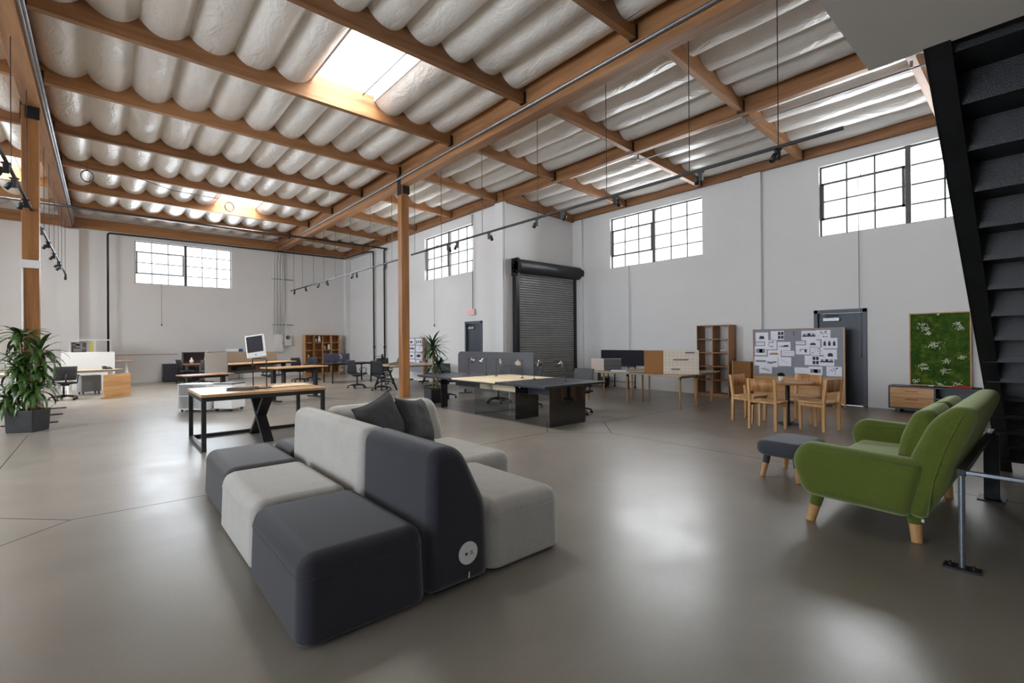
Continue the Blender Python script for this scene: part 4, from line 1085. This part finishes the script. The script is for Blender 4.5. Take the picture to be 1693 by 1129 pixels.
for y in (-.6,.6):
    b = MB(); b.box(-.16,.16,y-.04,y+.04,0,.075); b.build('foot', M_black, co)
gt = thing('glass_tray', 'flat greenish glass tray lying on the low black console', 'tray', (12.2,1.66,.53))
b = MB(); b.rbox(-.08,.08,-.22,.22,0,.012,.004,1); b.build('tray_plate', M_clear, gt); b = MB(); b.box(-.03,.03,-.05,.03,.012,.03); b.build('tray_stone', M_white, gt)
sc_ = thing('red_scarf', 'red cloth lying at the right end of the low black console', 'cloth', (12.22,1.22,.53))
b = MB(); V = []; F = []
for j in range(7):
    for i in range(15):
        u, v = i/14, j/6; V.append((-.07+.14*v, -.17+.32*u, .003+.04*math.sin(PI*v)*math.sin(PI*u)*(1+.6*noise.noise(Vector((u*6,v*4,7))))))
for j in range(6):
    for i in range(14): a = j*15+i; F.append((a,a+15,a+16,a+1))
b.add(V,F,0,True); q = b.build('cloth_folds', M_red, sc_); md = q.modifiers.new('solid','SOLIDIFY'); md.thickness = .006; md.offset = 1
sh = thing('black_gadget', 'small black object beside the red cloth on the console', 'gadget', (12.12,1.01,.53))
b = MB(); b.rbox(-.03,.03,-.07,.07,0,.035,.012,3); b.build('gadget_body', M_plast, sh, wn=True)

# ------------------------------------------------------------------ track lights
ORD = ['first','second','third','fourth','fifth','sixth','seventh','eighth','ninth']
def track(name, label, x, y0, y1, z, cables, ztop, m):
    o = thing('track_rail', label, 'light track', (x,(y0+y1)/2,z)); yc = (y0+y1)/2
    b = MB(); b.box(-.018,.018,y0-yc,y1-yc,-.018,.018); b.build('rail_profile', m, o)
    for c in cables:
        b = MB(); b.cyl((0,c-yc,.018),(0,c-yc,ztop-z),.006,n=6); b.build('suspension_cable', M_black, o)
    return o
def spot(label, loc, rz, tilt, grp, drop=.14):
    o = thing('track_spotlight', label, 'spotlight', loc, rz, grp)
    b = MB(); b.box(-.022,.022,-.05,.05,-.036,-.018); b.box(-.02,.02,-.03,.03,-.018-drop,-.036); b.build('driver_box', M_black, o)
    Ms = T(.0,.055,-.03-drop*.75) @ Matrix.Rotation(tilt,4,'X')
    b = MB(); b.lathe([(.0,.05),(.030,.05),(.034,.04),(.034,-.06),(.026,-.06),(.024,-.03),(0,-.03)], 16, M=Ms); h_ = b.build('lamp_head', M_plast, o)
    b = MB(); b.lathe([(.0,-.035),(.022,-.035),(.022,-.031),(.0,-.031)], 14, M=Ms); b.build('lens', M_chrome, h_)
    return o
rz_ = 3.90
track('track_rail', 'long black light track hanging on the right, from the stair to the wooden post', 6.48, 1.62, 11.75, rz_, [2.32,3.52,5.02,6.7,8.5,10.2,11.55], zl(6.48), M_black)
for i, (y, a, t) in enumerate(((2.33,60,30),(3.35,0,5),(4.85,200,10),(6.05,180,-35),(6.72,20,25),(8.25,200,20),(9.5,10,30),(9.9,190,25))):
    spot('black spotlight on the right-hand light track, %s from the near end' % ORD[i], (6.48,y,rz_), R(a), R(t), 'spotlights on the right-hand light track')
track('track_rail', 'light track hanging over the back desks, left of the wooden post', 6.48, 12.45, 22.9, 3.87, [12.9,14.4,16.0,17.4,18.6,19.8,21.2,22.4], zl(6.48), M_black)
for i, (y, a, t) in enumerate(((13.3,20,30),(15.5,170,20),(15.8,10,30),(18.3,200,15),(19.2,10,25),(20.8,190,20),(22.3,0,20))):
    spot('black spotlight on the back light track, %s from the wooden post' % ORD[i], (6.48,y,3.87), R(a), R(t), 'spotlights on the back light track')
track('track_rail', 'light track hanging near the left wooden post, seen almost end-on', -.945, 7.0, 22.3, 3.86, [9.4,11.2,13.0,14.2,15.5,17.0,18.5,20.0,21.8], 5.70, M_black)
for i, (y, a, t) in enumerate(((8.95,90,20),(9.7,75,40),(11.0,100,20),(13.5,70,30),(15.2,95,30),(17.0,85,30),(18.6,95,35),(19.3,80,25),(21.9,180,40))):
    spot('black spotlight on the left light track, %s from the near end' % ORD[i], (-.945,y,3.86), R(a), R(t), 'spotlights on the left light track')

# ------------------------------------------------------------------ pipes, cords, electrics
def pipe(name, label, cat, pts, r, m, rings=()):
    o = thing(name, label, cat, pts[0]); p0 = Vector(pts[0])
    b = MB(); P = []
    for i, p in enumerate(pts):
        p = Vector(p)
        if 0 < i < len(pts)-1:
            a = (Vector(pts[i-1])-p); c = (Vector(pts[i+1])-p); rr_ = min(.07+r, a.length*.4, c.length*.4)
            for k in range(5):
                t = k/4; P.append((p+a.normalized()*rr_)*(1-t)**2 + p*2*t*(1-t) + (p+c.normalized()*rr_)*t*t)
        else: P.append(p)
    b.tube([q-p0 for q in P], r, 10); b.build('pipe_run', m, o)
    for q in rings:
        c = MB(); q = Vector(q)-p0; c.cyl(q-Vector((0,0,.05)), q+Vector((0,0,.05)), r*1.5, n=12); c.build('pipe_coupling', m, o)
    return o
pipe('sprinkler_pipe', 'black sprinkler pipe under the main beam, with the nearer drop on the far right wall', 'pipe', [(-8.5,18.9,5.52),(9.24,18.9,5.52),(9.24,19.14,5.50),(9.24,19.14,.6)], .036, M_black, [(9.24,19.14,4.9),(9.24,19.14,1.3)])
pipe('sprinkler_pipe', 'black sprinkler pipe along the back wall, with the farther drop on the right', 'pipe', [(.15,23.15,1.0),(.15,23.15,5.64),(9.0,23.05,5.64),(9.1,20.6,5.62),(9.23,20.2,5.60),(9.24,20.2,.6)], .034, M_black, [(9.24,20.2,4.9),(9.24,20.2,1.3)])
pipe('conduit', 'pale thin sprinkler line under the right roof bay beside the cross beam', 'pipe', [(9.47,-1,5.62),(9.47,6.25,5.66),(9.42,6.6,5.74)], .014, M_galv, [(9.47,1.48,5.70),(9.47,3.95,5.71),(9.47,6.42,5.74)])
pipe('conduit', 'grey conduit clipped along the face of the big centre beam', 'conduit', [(6.024,-5,5.86),(6.024,23.1,5.86)], .03, M_galv)
pipe('conduit', 'thin grey conduit along the left beam, lowest of three', 'conduit', [(-.79,3,5.78),(-.79,23.1,5.78)], .02, M_galv)
pipe('conduit', 'thick grey conduit along the left beam, middle of three', 'conduit', [(-.775,3,5.88),(-.775,23.1,5.88)], .032, M_galv)
pipe('conduit', 'pale conduit along the left beam, topmost of three', 'conduit', [(-.785,3,5.99),(-.785,23.1,5.99)], .024, M_white)
for i, (x, w_) in enumerate(((5.86,'leftmost'),(5.98,'second'),(6.10,'third'),(6.22,'fourth'))):
    pipe('conduit', 'pale conduit rising from the electric cabinet on the back wall, %s of the four' % w_, 'conduit', [(x,23.31,1.9),(x,23.31,5.2),(x+.05,23.2,5.7)], .022, M_white)
pipe('conduit', 'bent pale conduit entering the meter box on the back wall', 'conduit', [(6.42,23.31,1.9),(6.42,23.31,2.2),(6.30,23.31,2.7),(6.30,23.31,5.2)], .018, M_white)
for z_, w_ in ((4.42,'upper'),(2.34,'lower')):
    o = thing('strut_channel', '%s pale strut across the conduits on the back wall' % w_, 'strut', (6.26,23.34,z_)); b = MB(); b.box(-.46,.46,-.02,.02,-.02,.02); b.build('strut_bar', M_grey, o)
eb = thing('electric_cabinet', 'tall pale electric cabinet below the conduits on the back wall', 'electric cabinet', (6.08,23.3,1.1))
b = MB(); b.rbox(-.17,.17,-.06,.06,0,.80,.006); b.build('cabinet_body', M_white, eb, wn=True); b = MB(); b.box(-.15,.15,-.066,-.06,.03,.77); dd = b.build('cabinet_door', M_white, eb); b = MB(); b.box(.11,.13,-.075,-.066,.38,.44); b.build('latch', M_grey, dd)
eb = thing('meter_box', 'small pale meter box with a round glass dial on the back wall', 'meter', (6.45,23.3,1.38))
b = MB(); b.rbox(-.15,.15,-.06,.06,0,.52,.006); b.build('box_body', M_white, eb, wn=True); b = MB(); b.cyl((0,-.06,.38),(0,-.11,.38),.09,.075,20); b.build('dial', M_steelbk, eb); b = MB(); b.cyl((0,-.11,.38),(0,-.115,.38),.06,n=20); b.build('dial_glass', M_galv, eb)
ex = thing('exit_sign', 'small red and white EXIT sign over the far dark door', 'exit sign', (9.26,12.77,2.37))
b = MB(); b.rbox(-.03,.05,-.17,.17,0,.19,.01); b.build('sign_box', M_white, ex, wn=True)
b = MB(); b.box(-.033,-.03,-.15,.15,.015,.175); b.build('sign_face', mat('exit_face', (240,214,214), .5, var=.02), ex)
def txt(s, size, m, parent, name, M):
    cu = bpy.data.curves.new(name, 'FONT'); cu.body = s; cu.size = size; cu.align_x = 'CENTER'; cu.align_y = 'CENTER'; cu.extrude = .001
    t = bpy.data.objects.new(name+'_curve', cu); C.objects.link(t); bpy.context.view_layer.update()
    me = bpy.data.meshes.new_from_object(t.evaluated_get(bpy.context.evaluated_depsgraph_get())); me.name = name
    bpy.data.objects.remove(t); bpy.data.curves.remove(cu); me.materials.clear(); me.materials.append(m)
    o = bpy.data.objects.new(name, me); C.objects.link(o); o.parent = parent; o.matrix_local = M; return o
txt('EXIT', .145, M_exit, ex, 'exit_lettering', Matrix.Translation((-.036,0,.095)) @ Matrix.Rotation(-PI/2,4,'Z') @ Matrix.Rotation(PI/2,4,'X'))
pipe('conduit', 'thin dark conduit dropping from the roof to the EXIT sign', 'conduit', [(9.28,12.72,5.7),(9.28,12.72,2.56)], .012, M_frame)
def cord(label, x, y, z0, z1, ax):
    o = thing('window_cord', label, 'cord', (x,y,z0)); b = MB(); b.cyl((0,0,0),(0,0,z1-z0),.007,n=6); b.build('pull_cord', M_grey, o)
    b = MB(); b.rbox(-.02,.02,-.02,.02,-.09,.0,.008); b.build('cord_handle', M_frame, o, wn=True)
cord('thin grey cord hanging from the window nearest the stair, in front of the door', 12.42, 2.85, 1.15, 4.95, 0)
cord('thin grey cord hanging from the window right of the shutter, behind the worktables', 12.42, 8.78, 1.0, 4.95, 0)
cord('thin grey cord hanging below the window of the far right wall', 9.26, 15.1, 2.15, 4.95, 0)
cord('thin grey cord with a weight hanging below the back wall window', 1.77, 23.30, 2.3, 4.95, 1)
cl_ = thing('hanging_cable', 'loose cable strung between purlins under the left roof bay with two coiled ends', 'cable', (-.7,15.6,5.95))
b = MB(); b.tube([(-.08,0,.0),(.5,.1,-.10),(1.2,.3,-.03),(2.2,.6,-.18),(3.3,.9,-.12),(3.7,1.0,-.02)], .008, 6); b.build('cable_run', M_black, cl_)
for cx_, cy2, cz in ((.42,.2,-.28),(3.65,1.0,-.28)):
    b = MB()
    for k in range(3): b.tube([(cx_+.12*math.cos(a*PI/8), cy2+.02*k, cz+.14*math.sin(a*PI/8)) for a in range(16)], .009, 6, closed=True)
    b.cyl((cx_,cy2,cz+.13),(cx_,cy2,cz+.3),.006,n=6); b.build('cable_coil', M_black, cl_)
# ------------------------------------------------------------------ plants
def leaf(b, p0, az, el, L, W, droop, rnd, mi=0, n=7):
    p = Vector(p0); V = []; st = L/n; e = el
    for i in range(n+1):
        t = i/n; d_ = Vector((math.cos(az)*math.cos(e), math.sin(az)*math.cos(e), math.sin(e)))
        s_ = Vector((-math.sin(az), math.cos(az), 0)); up = s_.cross(d_)
        w_ = W*(math.sin(PI*min(1,.12+.88*t))**.8)*(1 if t < 1 else 0)+.0008
        V += [p+s_*w_+up*w_*.25, p-up*w_*.12, p-s_*w_+up*w_*.25]
        p = p+d_*st; e -= droop/n
    F = []
    for i in range(n):
        a = 3*i; F += [(a,a+1,a+4,a+3),(a+1,a+2,a+5,a+4)]
    b.add(V, F, mi, True)
def rosette(b, c, cnt, L, W, e0, e1, dr, rnd):
    for i in range(cnt):
        t = i/cnt; leaf(b, (c[0],c[1],c[2]-.16*rnd.random()), i*2.4+rnd.uniform(-.3,.3), e0+(e1-e0)*t+rnd.uniform(-.12,.12), L*rnd.uniform(.75,1.15), W*rnd.uniform(.8,1.1), dr*rnd.uniform(.7,1.2), rnd)
rn = random.Random(11)
lp = thing('potted_dracaena', 'big leafy green plant in a charcoal square planter in front of the left wooden post', 'plant', (-.975,11.54,0), R(-28))
def planter(o, w, h, m):
    b = MB(); p = rounded([(-w/2,-w/2),(w/2,-w/2),(w/2,w/2),(-w/2,w/2)], .03, 4)
    V = []; n = len(p)
    rings = [(0,.90),(.01,.93),(h-.02,1.0),(h,.99),(h,.90),(h-.05,.88)]
    for z_, k in rings: V += [(x*k,y*k,z_) for x,y in p]
    F = [list(range(n))[::-1]]
    for i in range(len(rings)-1): F += [(i*n+j,i*n+(j+1)%n,(i+1)*n+(j+1)%n,(i+1)*n+j) for j in range(n)]
    b.add(V, F, 0, False); b.build('planter', m, o)
    b = MB(); b.prism([(x*.885,y*.885) for x,y in p], h-.06, h-.045, 'z'); b.build('soil', M_soil, o)
planter(lp, .42, .37, M_pot)
b = MB(); cane = [(-.07,.04,1.66,-.06,.0),(.08,.05,1.40,.05,.02),(0,-.06,1.12,-.05,-.05),(.06,-.02,.80,.10,-.06),(-.09,-.06,.66,-.12,-.05)]
for x, y, h_, tx, ty in cane: b.tube([(x,y,.32),(x+tx*.5,y+ty*.5,h_*.6),(x+tx,y+ty,h_)], .017, 8)
b.build('stem', M_stem, lp)
b = MB()
for x, y, h_, tx, ty in cane:
    c = (x+tx, y+ty, h_)
    rosette(b, c, 30, .46, .035, R(-25), R(80), R(105), rn)
    if h_ > .9: rosette(b, (c[0],c[1],h_-.26), 18, .40, .033, R(-30), R(35), R(95), rn)
rosette(b, (.0,-.02,.62), 20, .36, .026, R(-15), R(45), R(90), rn)
b.build('foliage', M_leaf, lp)
rp2 = thing('potted_yucca', 'spiky green plant in a black square planter right of the wooden post', 'plant', (6.10,10.02,0), 0)
planter(rp2, .34, .345, M_pot)
b = MB(); b.tube([(0,0,.3),(.02,.01,.8),(.0,.02,1.36)], .026, 8); b.tube([(.05,-.04,.3),(.09,-.05,.62),(.12,-.06,.86)], .02, 8); b.build('stem', M_stem, rp2)
b = MB()
rosette(b, (0,.02,1.40), 58, .48, .025, R(-30), R(86), R(62), rn)
rosette(b, (.12,-.06,.92), 42, .42, .023, R(-25), R(80), R(60), rn)
rosette(b, (.05,-.02,.58), 10, .30, .014, R(-20), R(30), R(70), rn)
b.build('foliage', M_leafd, rp2)

# ------------------------------------------------------------------ back desks
def desk(name, label, loc, rz, w, d, h, top_m, leg_m, style='T', t=.03, grp=None):
    o = thing(name, label, 'desk', loc, rz, grp)
    b = MB(); b.rbox(-w/2,w/2,-d/2,d/2,h-t,h,.006,1); b.build('tabletop', top_m, o, wn=True)
    for s in (-1,1):
        x = s*(w/2-.14)
        b = MB()
        if style == 'T':
            b.box(x-.04,x+.04,-.05,.05,.03,h-t); b.box(x-.035,x+.035,-d/2+.05,d/2-.05,0,.03); b.box(x-.03,x+.03,-d/2+.08,d/2-.08,h-t-.04,h-t)
        elif style == 'four':
            for y in (-d/2+.06,d/2-.06): b.box(x-.02,x+.02,y-.02,y+.02,0,h-t)
            b.box(x-.015,x+.015,-d/2+.08,d/2-.08,h-t-.05,h-t)
        elif style == 'A':
            for sy in (-1,1): b.prism([(sy*(d/2-.06)-.03,0),(sy*(d/2-.06)+.03,0),(sy*.12+.03,h-t),(sy*.12-.03,h-t)], x-.02, x+.02, 'x')
            b.box(x-.018,x+.018,-d/2+.25,d/2-.25,.28,.33)
        elif style == 'panel': b.box(x+s*.11,x+s*.14,-d/2+.03,d/2-.03,0,h-t)
        b.build('leg' if style != 'panel' else 'side_panel', leg_m, o)
    b = MB(); b.box(-w/2+.18,w/2-.18,-.03,.03,h-t-.06,h-t); b.build('cross_bar', leg_m, o)
    return o
d2 = desk('sit_stand_desk', 'raised desk with black T legs standing right behind the computer table', (3.85,13.25,0), R(18), 1.5, .72, .86, M_oak, M_black)
b = MB(); b.box(-.35,.35,.0,.10,.72,.80); b.build('cable_tray', M_black, d2)
td = desk('sit_stand_desk', 'tall desk with taupe felt screens behind the computer table', (3.30,15.05,0), R(32), 2.4, .74, .94, M_oak, M_black)
b = MB(); b.box(-1.22,1.2,.38,.41,.62,1.24); b.build('back_screen', M_feltl, td, bevel=.008)
b = MB(); b.box(-1.25,-1.22,-.36,.41,.50,1.24); b.build('side_screen', M_feltl, td, bevel=.008)
b = MB(); b.box(-.7,-.1,-.1,.12,.74,.84); b.build('cable_tray', M_black, td)
desk('desk', 'low wooden desk with a reddish edge left of the taupe felt screens', (1.87,13.40,0), R(18), 1.05, .58, .75, M_redw, M_black, 'T')
ws = thing('white_shelf_unit', 'low open white shelf unit on the floor left behind the computer table', 'shelf unit', (1.60,12.40,0), R(-48))
b = MB()
for q in ((-.34,.34,-.2,.2,.05,.07),(-.34,.34,-.2,.2,.585,.605),(-.34,-.32,-.2,.2,.07,.585),(.32,.34,-.2,.2,.07,.585),(-.32,.32,.18,.2,.07,.585)): b.box(*q)
b.build('carcass', M_white, ws); b = MB(); b.box(-.32,.32,-.19,.18,.33,.345); b.build('shelf', M_white, ws)
for x in (-.28,.28):
    for y in (-.15,.15): b = MB(); b.cyl((x,y,0),(x,y,.05),.02,n=10); b.build('foot', M_black, ws)
wp = thing('mobile_pedestal', 'closed white pedestal on castors with a dark top, behind the computer table', 'pedestal', (2.12,12.03,0), R(-46))
b = MB(); b.rbox(-.21,.21,-.22,.22,.06,.59,.006); b.build('carcass', M_white, wp, wn=True); b = MB(); b.box(-.20,.20,-.226,-.22,.08,.57); b.build('door', M_white, wp)
b = MB(); b.box(-.215,.215,-.225,.225,.59,.61); b.build('dark_top', M_lam, wp)
for x in (-.16,.16):
    for y in (-.17,.17): b = MB(); b.cyl((x-.012,y,.03),(x+.012,y,.03),.03,n=12); b.build('caster', M_black, wp)
lc = thing('lateral_cabinet', 'low dark drawer cabinet against the back wall, left of the hutch desk', 'cabinet', (2.36,23.08,0))
b = MB(); b.rbox(-.60,.60,-.25,.25,.03,.71,.006); b.build('carcass', M_lam, lc, wn=True)
for k in range(3): b = MB(); b.box(-.585,.585,-.258,-.25,.05+.22*k,.255+.22*k); dr = b.build('drawer', M_lam, lc); b = MB(); b.box(-.585,.585,-.262,-.258,.245+.22*k,.255+.22*k); b.build('pull_edge', M_black, dr)
hd = desk('hutch_desk', 'reddish desk with a dark wooden hutch near the back wall', (3.42,22.35,0), 0, 2.15, .75, .71, M_redw, M_grey, 'four')
b = MB()
for q in ((-1.07,1.07,.30,.33,.71,1.14),(-1.07,-1.04,.0,.30,.71,1.14),(1.04,1.07,.0,.30,.71,1.14),(-1.07,1.07,.0,.33,1.14,1.16)): b.box(*q)
b.build('hutch', M_dkslat, hd)
wpot = thing('white_pot', 'little white pot on the hutch desk', 'pot', (2.62,22.2,.71)); b = MB(); b.lathe([(.05,0),(.075,.12),(.065,.14),(.03,.18),(.02,.24),(0,.25)],16); b.build('pot_body', M_white, wpot)
wl = thing('white_task_lamp', 'white folding lamp arm on the hutch desk', 'desk lamp', (3.02,22.15,.71)); b = MB(); b.cyl((0,0,0),(0,0,.02),.07,n=16); b.build('lamp_base', M_white, wl); b = MB(); b.tube([(0,0,.02),(.06,0,.40),(.12,-.02,.52)],.014,8); b.tube([(.08,0,.42),(.20,0,.03)],.010,8); b.build('lamp_arm', M_white, wl)
gsn = thing('small_divider', 'small pale grey divider standing on the hutch desk right of the lamp', 'divider', (3.36,22.1,.71), R(20)); b = MB(); b.rbox(-.13,.13,-.012,.012,0,.40,.01); b.build('divider_panel', M_feltl, gsn, wn=True)
pbx = thing('carton', 'white carton with a blue end lying on top of the dark hutch', 'carton', (4.15,22.55,1.16)); b = MB(); b.box(-.33,.14,-.1,.1,0,.11); b.build('carton_body', M_white, pbx); b = MB(); b.box(.14,.30,-.1,.1,0,.11); b.build('blue_end', M_blue, pbx)
dup(ch_dark, (2.35,21.55,0), R(-75), 'black office chair turned sideways at the left end of the hutch desk', 'office chairs at the back left')
dup(ch_mesh, (2.86,20.6,0), R(10), 'grey-backed office chair in front of the hutch desk', 'office chairs at the back left')
dup(ch_dark, (4.15,16.80,0), R(200), 'black office chair behind the tall screened desk', 'office chairs at the back left')
bc = bookcase('bookcase', 'wide oak bookcase of four columns against the back wall near the corner', (7.92,23.12,0), 0, 1.62, .42, 1.88, 4, 5, M_oakz, back=M_oakz)
def vase(label, x, z_, s): 
    o = thing('vase', label, 'ornament', (x,23.0,z_), 0, 'white ornaments in the back bookcase'); b = MB(); b.lathe([(.05*s,0),(.075*s,.08*s),(.05*s,.16*s),(.065*s,.22*s),(.03*s,.28*s),(.0,.29*s)],14); b.build('vase_body', M_white, o)
vase('white carved ornament in the top row of the wide oak bookcase, second column', 7.78, 1.545, 1.0)
vase('small white ornament left of the taller one in the top bookcase row', 7.62, 1.545, .55)
vase('white ornament in the second row of the wide oak bookcase, third column', 8.22, 1.18, .9)
vase('smaller white ornament beside the one in the second row of the bookcase', 8.02, 1.18, .7)
vase('little white ornament in the left column of the wide oak bookcase, third row', 7.28, .82, .5)
bk2 = desk('desk', 'thin-legged black desk carrying two blue-grey panels before the back bookcase', (7.05,17.75,0), 0, 1.75, 1.0, .74, M_lam, M_black, 'four', .025)
for x0, w_, lab in ((6.28,.46,'plain blue-grey display panel on the black desk'),(6.76,.52,'blue-grey display panel with a white mark on the black desk')):
    o = thing('display_panel', lab, 'panel', (x0+w_/2,18.15,.74)); b = MB(); b.rbox(-w_/2,w_/2,-.02,.02,.04,.34,.006); b.build('panel_body', mat('blue_grey_panel_%d' % int(x0*100), (84,88,108), .5, var=.05), o, wn=True)
    b = MB(); b.box(-.08,.08,-.05,.05,0,.012); b.box(-.01,.01,-.01,.01,.012,.05); b.build('panel_foot', M_black, o)
    if 'mark' in lab:
        b = MB(); y = -.0212
        for q in ((-.14,.26,.02,.06),(-.11,.21,.03,.10),(-.07,.16,.04,.05),(-.12,.13,.05,.03),(-.05,.22,.02,.05)): b.prism(rounded([(q[0],q[1]),(q[0]+q[2],q[1]),(q[0]+q[2],q[1]+q[3]),(q[0],q[1]+q[3])],.01,3), y-.001, y, 'y')
        b.build('white_mark', M_white, o)
dup(ch_sl, (6.35,19.6,0), R(160), 'black sling office chair behind the black desk with the blue-grey panels', G2)
dup(ch_sl, (5.75,19.2,0), R(200), 'black sling office chair left of the black desk, before the oak bookcase', G2)
wt = desk('worktable', 'pale wooden worktable on black trestle legs behind the wooden post', (7.85,14.35,0), 0, 2.1, 1.7, .745, M_bench, M_black, 'A')
bl = thing('clamp_lamp', 'black jointed desk lamp at the left end of the trestle worktable', 'desk lamp', (7.0,15.0,.745), R(20))
b = MB(); b.cyl((0,0,0),(0,0,.03),.07,n=18); b.build('lamp_base', M_black, bl); b = MB(); b.tube([(0,0,.03),(-.12,0,.27),(.18,0,.285)],.010,8); b.build('lamp_arm', M_black, bl)
b = MB(); b.lathe([(.025,.08),(.03,.02),(.035,.0),(.07,-.10),(.066,-.10),(.03,-.01)],16,M=T(.2,0,.27)); b.build('lamp_shade', M_plast, bl)
sb = thing('stone_sample', 'speckled grey stepped stone block on the trestle worktable', 'stone', (7.22,14.25,.745), R(-20)); b = MB(); b.prism([(-.20,0),(.20,0),(.20,.22),(.12,.24),(.06,.10),(-.20,.06)],-.08,.08,'y'); b.build('stone_body', M_stone, sb, bevel=.01)
p2 = thing('pinboard', 'small paper-covered pinboard with a wooden edge by the far wall, behind the spiky plant', 'pinboard', (9.12,16.25,0))
b = MB(); b.box(-.01,.03,-.58,.58,.35,1.66); b.build('felt_panel', M_feltp, p2)
for q in (-.60,.60): b = MB(); b.box(-.02,.05,q-.02,q+.02,0,1.68); b.build('wooden_edge', M_walnut, p2)
b = MB(); b.box(-.2,.2,-.62,-.56,0,.05); b.box(-.2,.2,.56,.62,0,.05); b.build('foot', M_black, p2)
k = 0
DESC = ['dark photo, topmost left','three small dark pictures, topmost right','dark sketch in the second row, left','blue pencil lines in the second row, right','dark seat picture in the third row, left','dark square picture in the third row, right','grey strips in the lowest row, left','dark photo block in the lowest row, right']
for r_ in range(4):
    for c_ in range(2):
        y0 = 16.25+.53-.55*c_-.04*(r_%2); z1 = 1.63-.27*r_
        sheet('pinned_sheet', 'white sheet with '+DESC[k]+' of the small far pinboard', 9.1095, y0, y0-.46, z1-.235, z1, 'sfmbsqgr'[k], k%2, 'sheets on the small far pinboard'); k += 1

# ------------------------------------------------------------------ far left corner
fd = thing('floor_divider', 'grey felt divider on three flat black feet behind the big plant', 'divider', (-1.05,13.85,0))
b = MB(); b.rbox(-.02,.02,-1.4,1.4,.06,1.2,.01); b.build('divider_panel', M_felt, fd, wn=True)
for y in (-1.36,0,1.36): b = MB(); b.box(-.35,.40,y-.05,y+.05,0,.02); b.box(-.02,.02,y-.04,y+.04,.02,.08); b.build('foot', M_black, fd)
d1 = desk('desk', 'light wooden desk with a white gloss screen in the far left corner', (-.28,18.75,0), R(22), 1.25, .80, .74, M_bench, M_white, 'T')
wsn = thing('white_board_screen', 'white glossy screen standing behind the far left desk', 'screen', (-.33,19.5,0), R(8)); b = MB(); p = rounded([(-.62,.10),(.62,.10),(.62,1.25),(-.62,1.25)],[.01,.01,.04,.04],4); b.sprism(p,-.012,.012,'y',.006,2); b.build('screen_panel', M_whiteg, wsn, wn=True)
for x in (-.56,.56): b = MB(); b.box(x-.03,x+.03,-.18,.18,0,.02); b.box(x-.02,x+.02,-.011,.011,.02,.10); b.build('screen_foot', M_white, wsn)
oe = thing('oak_end_panel', 'plain oak panel standing on the floor before the far left desk', 'panel', (.30,17.29,0), R(51.5)); b = MB(); b.box(-.475,.475,-.015,.015,0,.655); b.build('panel', M_oak, oe, bevel=.003); b = MB(); b.box(-.40,.40,.015,.12,.0,.03); b.build('foot', M_black, oe)
ph = thing('telephone', 'black telephone at the right end of the far left desk', 'telephone', (.10,18.80,.74), R(20)); b = MB(); b.prism([(-.1,0),(.1,0),(.1,.07),(-.1,.03)],-.09,.09,'x'); b.build('phone_body', M_plast, ph, bevel=.006); b = MB(); b.rbox(-.10,-.05,-.1,.1,.05,.095,.012); b.build('handset', M_plast, ph, wn=True)
gp = thing('mobile_pedestal', 'grey drawer pedestal on castors under the far left desk', 'pedestal', (-.32,19.2,0), R(22)); b = MB(); b.rbox(-.24,.24,-.16,.16,.07,.56,.006); b.build('carcass', M_grey, gp, wn=True); b = MB(); b.box(-.225,.225,-.166,-.16,.09,.54); b.build('drawer', M_grey, gp)
for x in (-.19,.19):
    for y in (-.12,.12): b = MB(); b.cyl((x-.012,y,.035),(x+.012,y,.035),.035,n=12); b.build('caster', M_black, gp)
dup(ch_mesh, (-.80,17.45,0), R(12), 'grey-backed office chair right of the big plant, facing the far left desk', 'office chairs at the back left')
wu = thing('white_shelving', 'white shelving unit at the back wall holding yellow boards and a dark print', 'shelving', (-.33,22.55,0))
b = MB()
for q in ((-.56,.56,-.17,.17,1.63,1.67),(-.56,-.52,-.17,.17,0,1.63),(.52,.56,-.17,.17,0,1.63),(-.52,.52,-.17,.17,1.17,1.20),(-.52,.52,-.16,.17,.05,1.17)): b.box(*q)
b.build('carcass', M_white, wu); b = MB(); b.box(.10,.14,-.17,.17,1.20,1.63); b.build('divider', M_white, wu)
for i, (x, lab) in enumerate(((-.02,'left yellow board'),(.045,'right yellow board'))): o = thing('yellow_board', lab+' standing upright in the white shelving', 'board', (-.33+x,22.52,1.20), 0, 'yellow boards in the white shelving'); b = MB(); b.box(-.02,.02,-.12,.12,0,.40); b.build('board_panel', M_yellow, o)
o = thing('dark_print', 'dark printed board leaning in the white shelving left of the yellow ones', 'print', (-.66,22.47,1.2)); b = MB(); b.box(-.17,.22,-.01,.01,0,.37); b.build('print_panel', M_dkslat, o)
b = MB(); 
for q in ((-.12,.1,.05,.1),(-.05,.12,.2,.16),(.05,.2,.12,.08),(-.14,.05,.25,.06)): b.box(q[0],q[1],-.0115,-.01,q[2],q[2]+q[3])
b.build('print_shapes', M_grey, o)
desk('sit_stand_desk', 'small raised brown desk on white legs by the back wall, right of the white shelving', (.28,20.95,0), 0, .95, .62, .93, M_redw, M_white, 'T')
desk('desk', 'pale wooden desk with a white end panel at the left edge behind the plant', (-2.40,17.25,0), R(4), 1.6, 1.0, .76, M_bench, M_white, 'panel')
bx2 = thing('outlet_box', 'small white wall box with a dark slot by the waste bin', 'outlet', (12.46,9.98,.0)); b = MB(); b.box(-.04,.04,-.16,.16,.05,.62); b.build('box_body', M_white, bx2); b = MB(); b.box(-.044,-.04,-.07,.07,.15,.55); b.build('slot', M_dkslat, bx2)
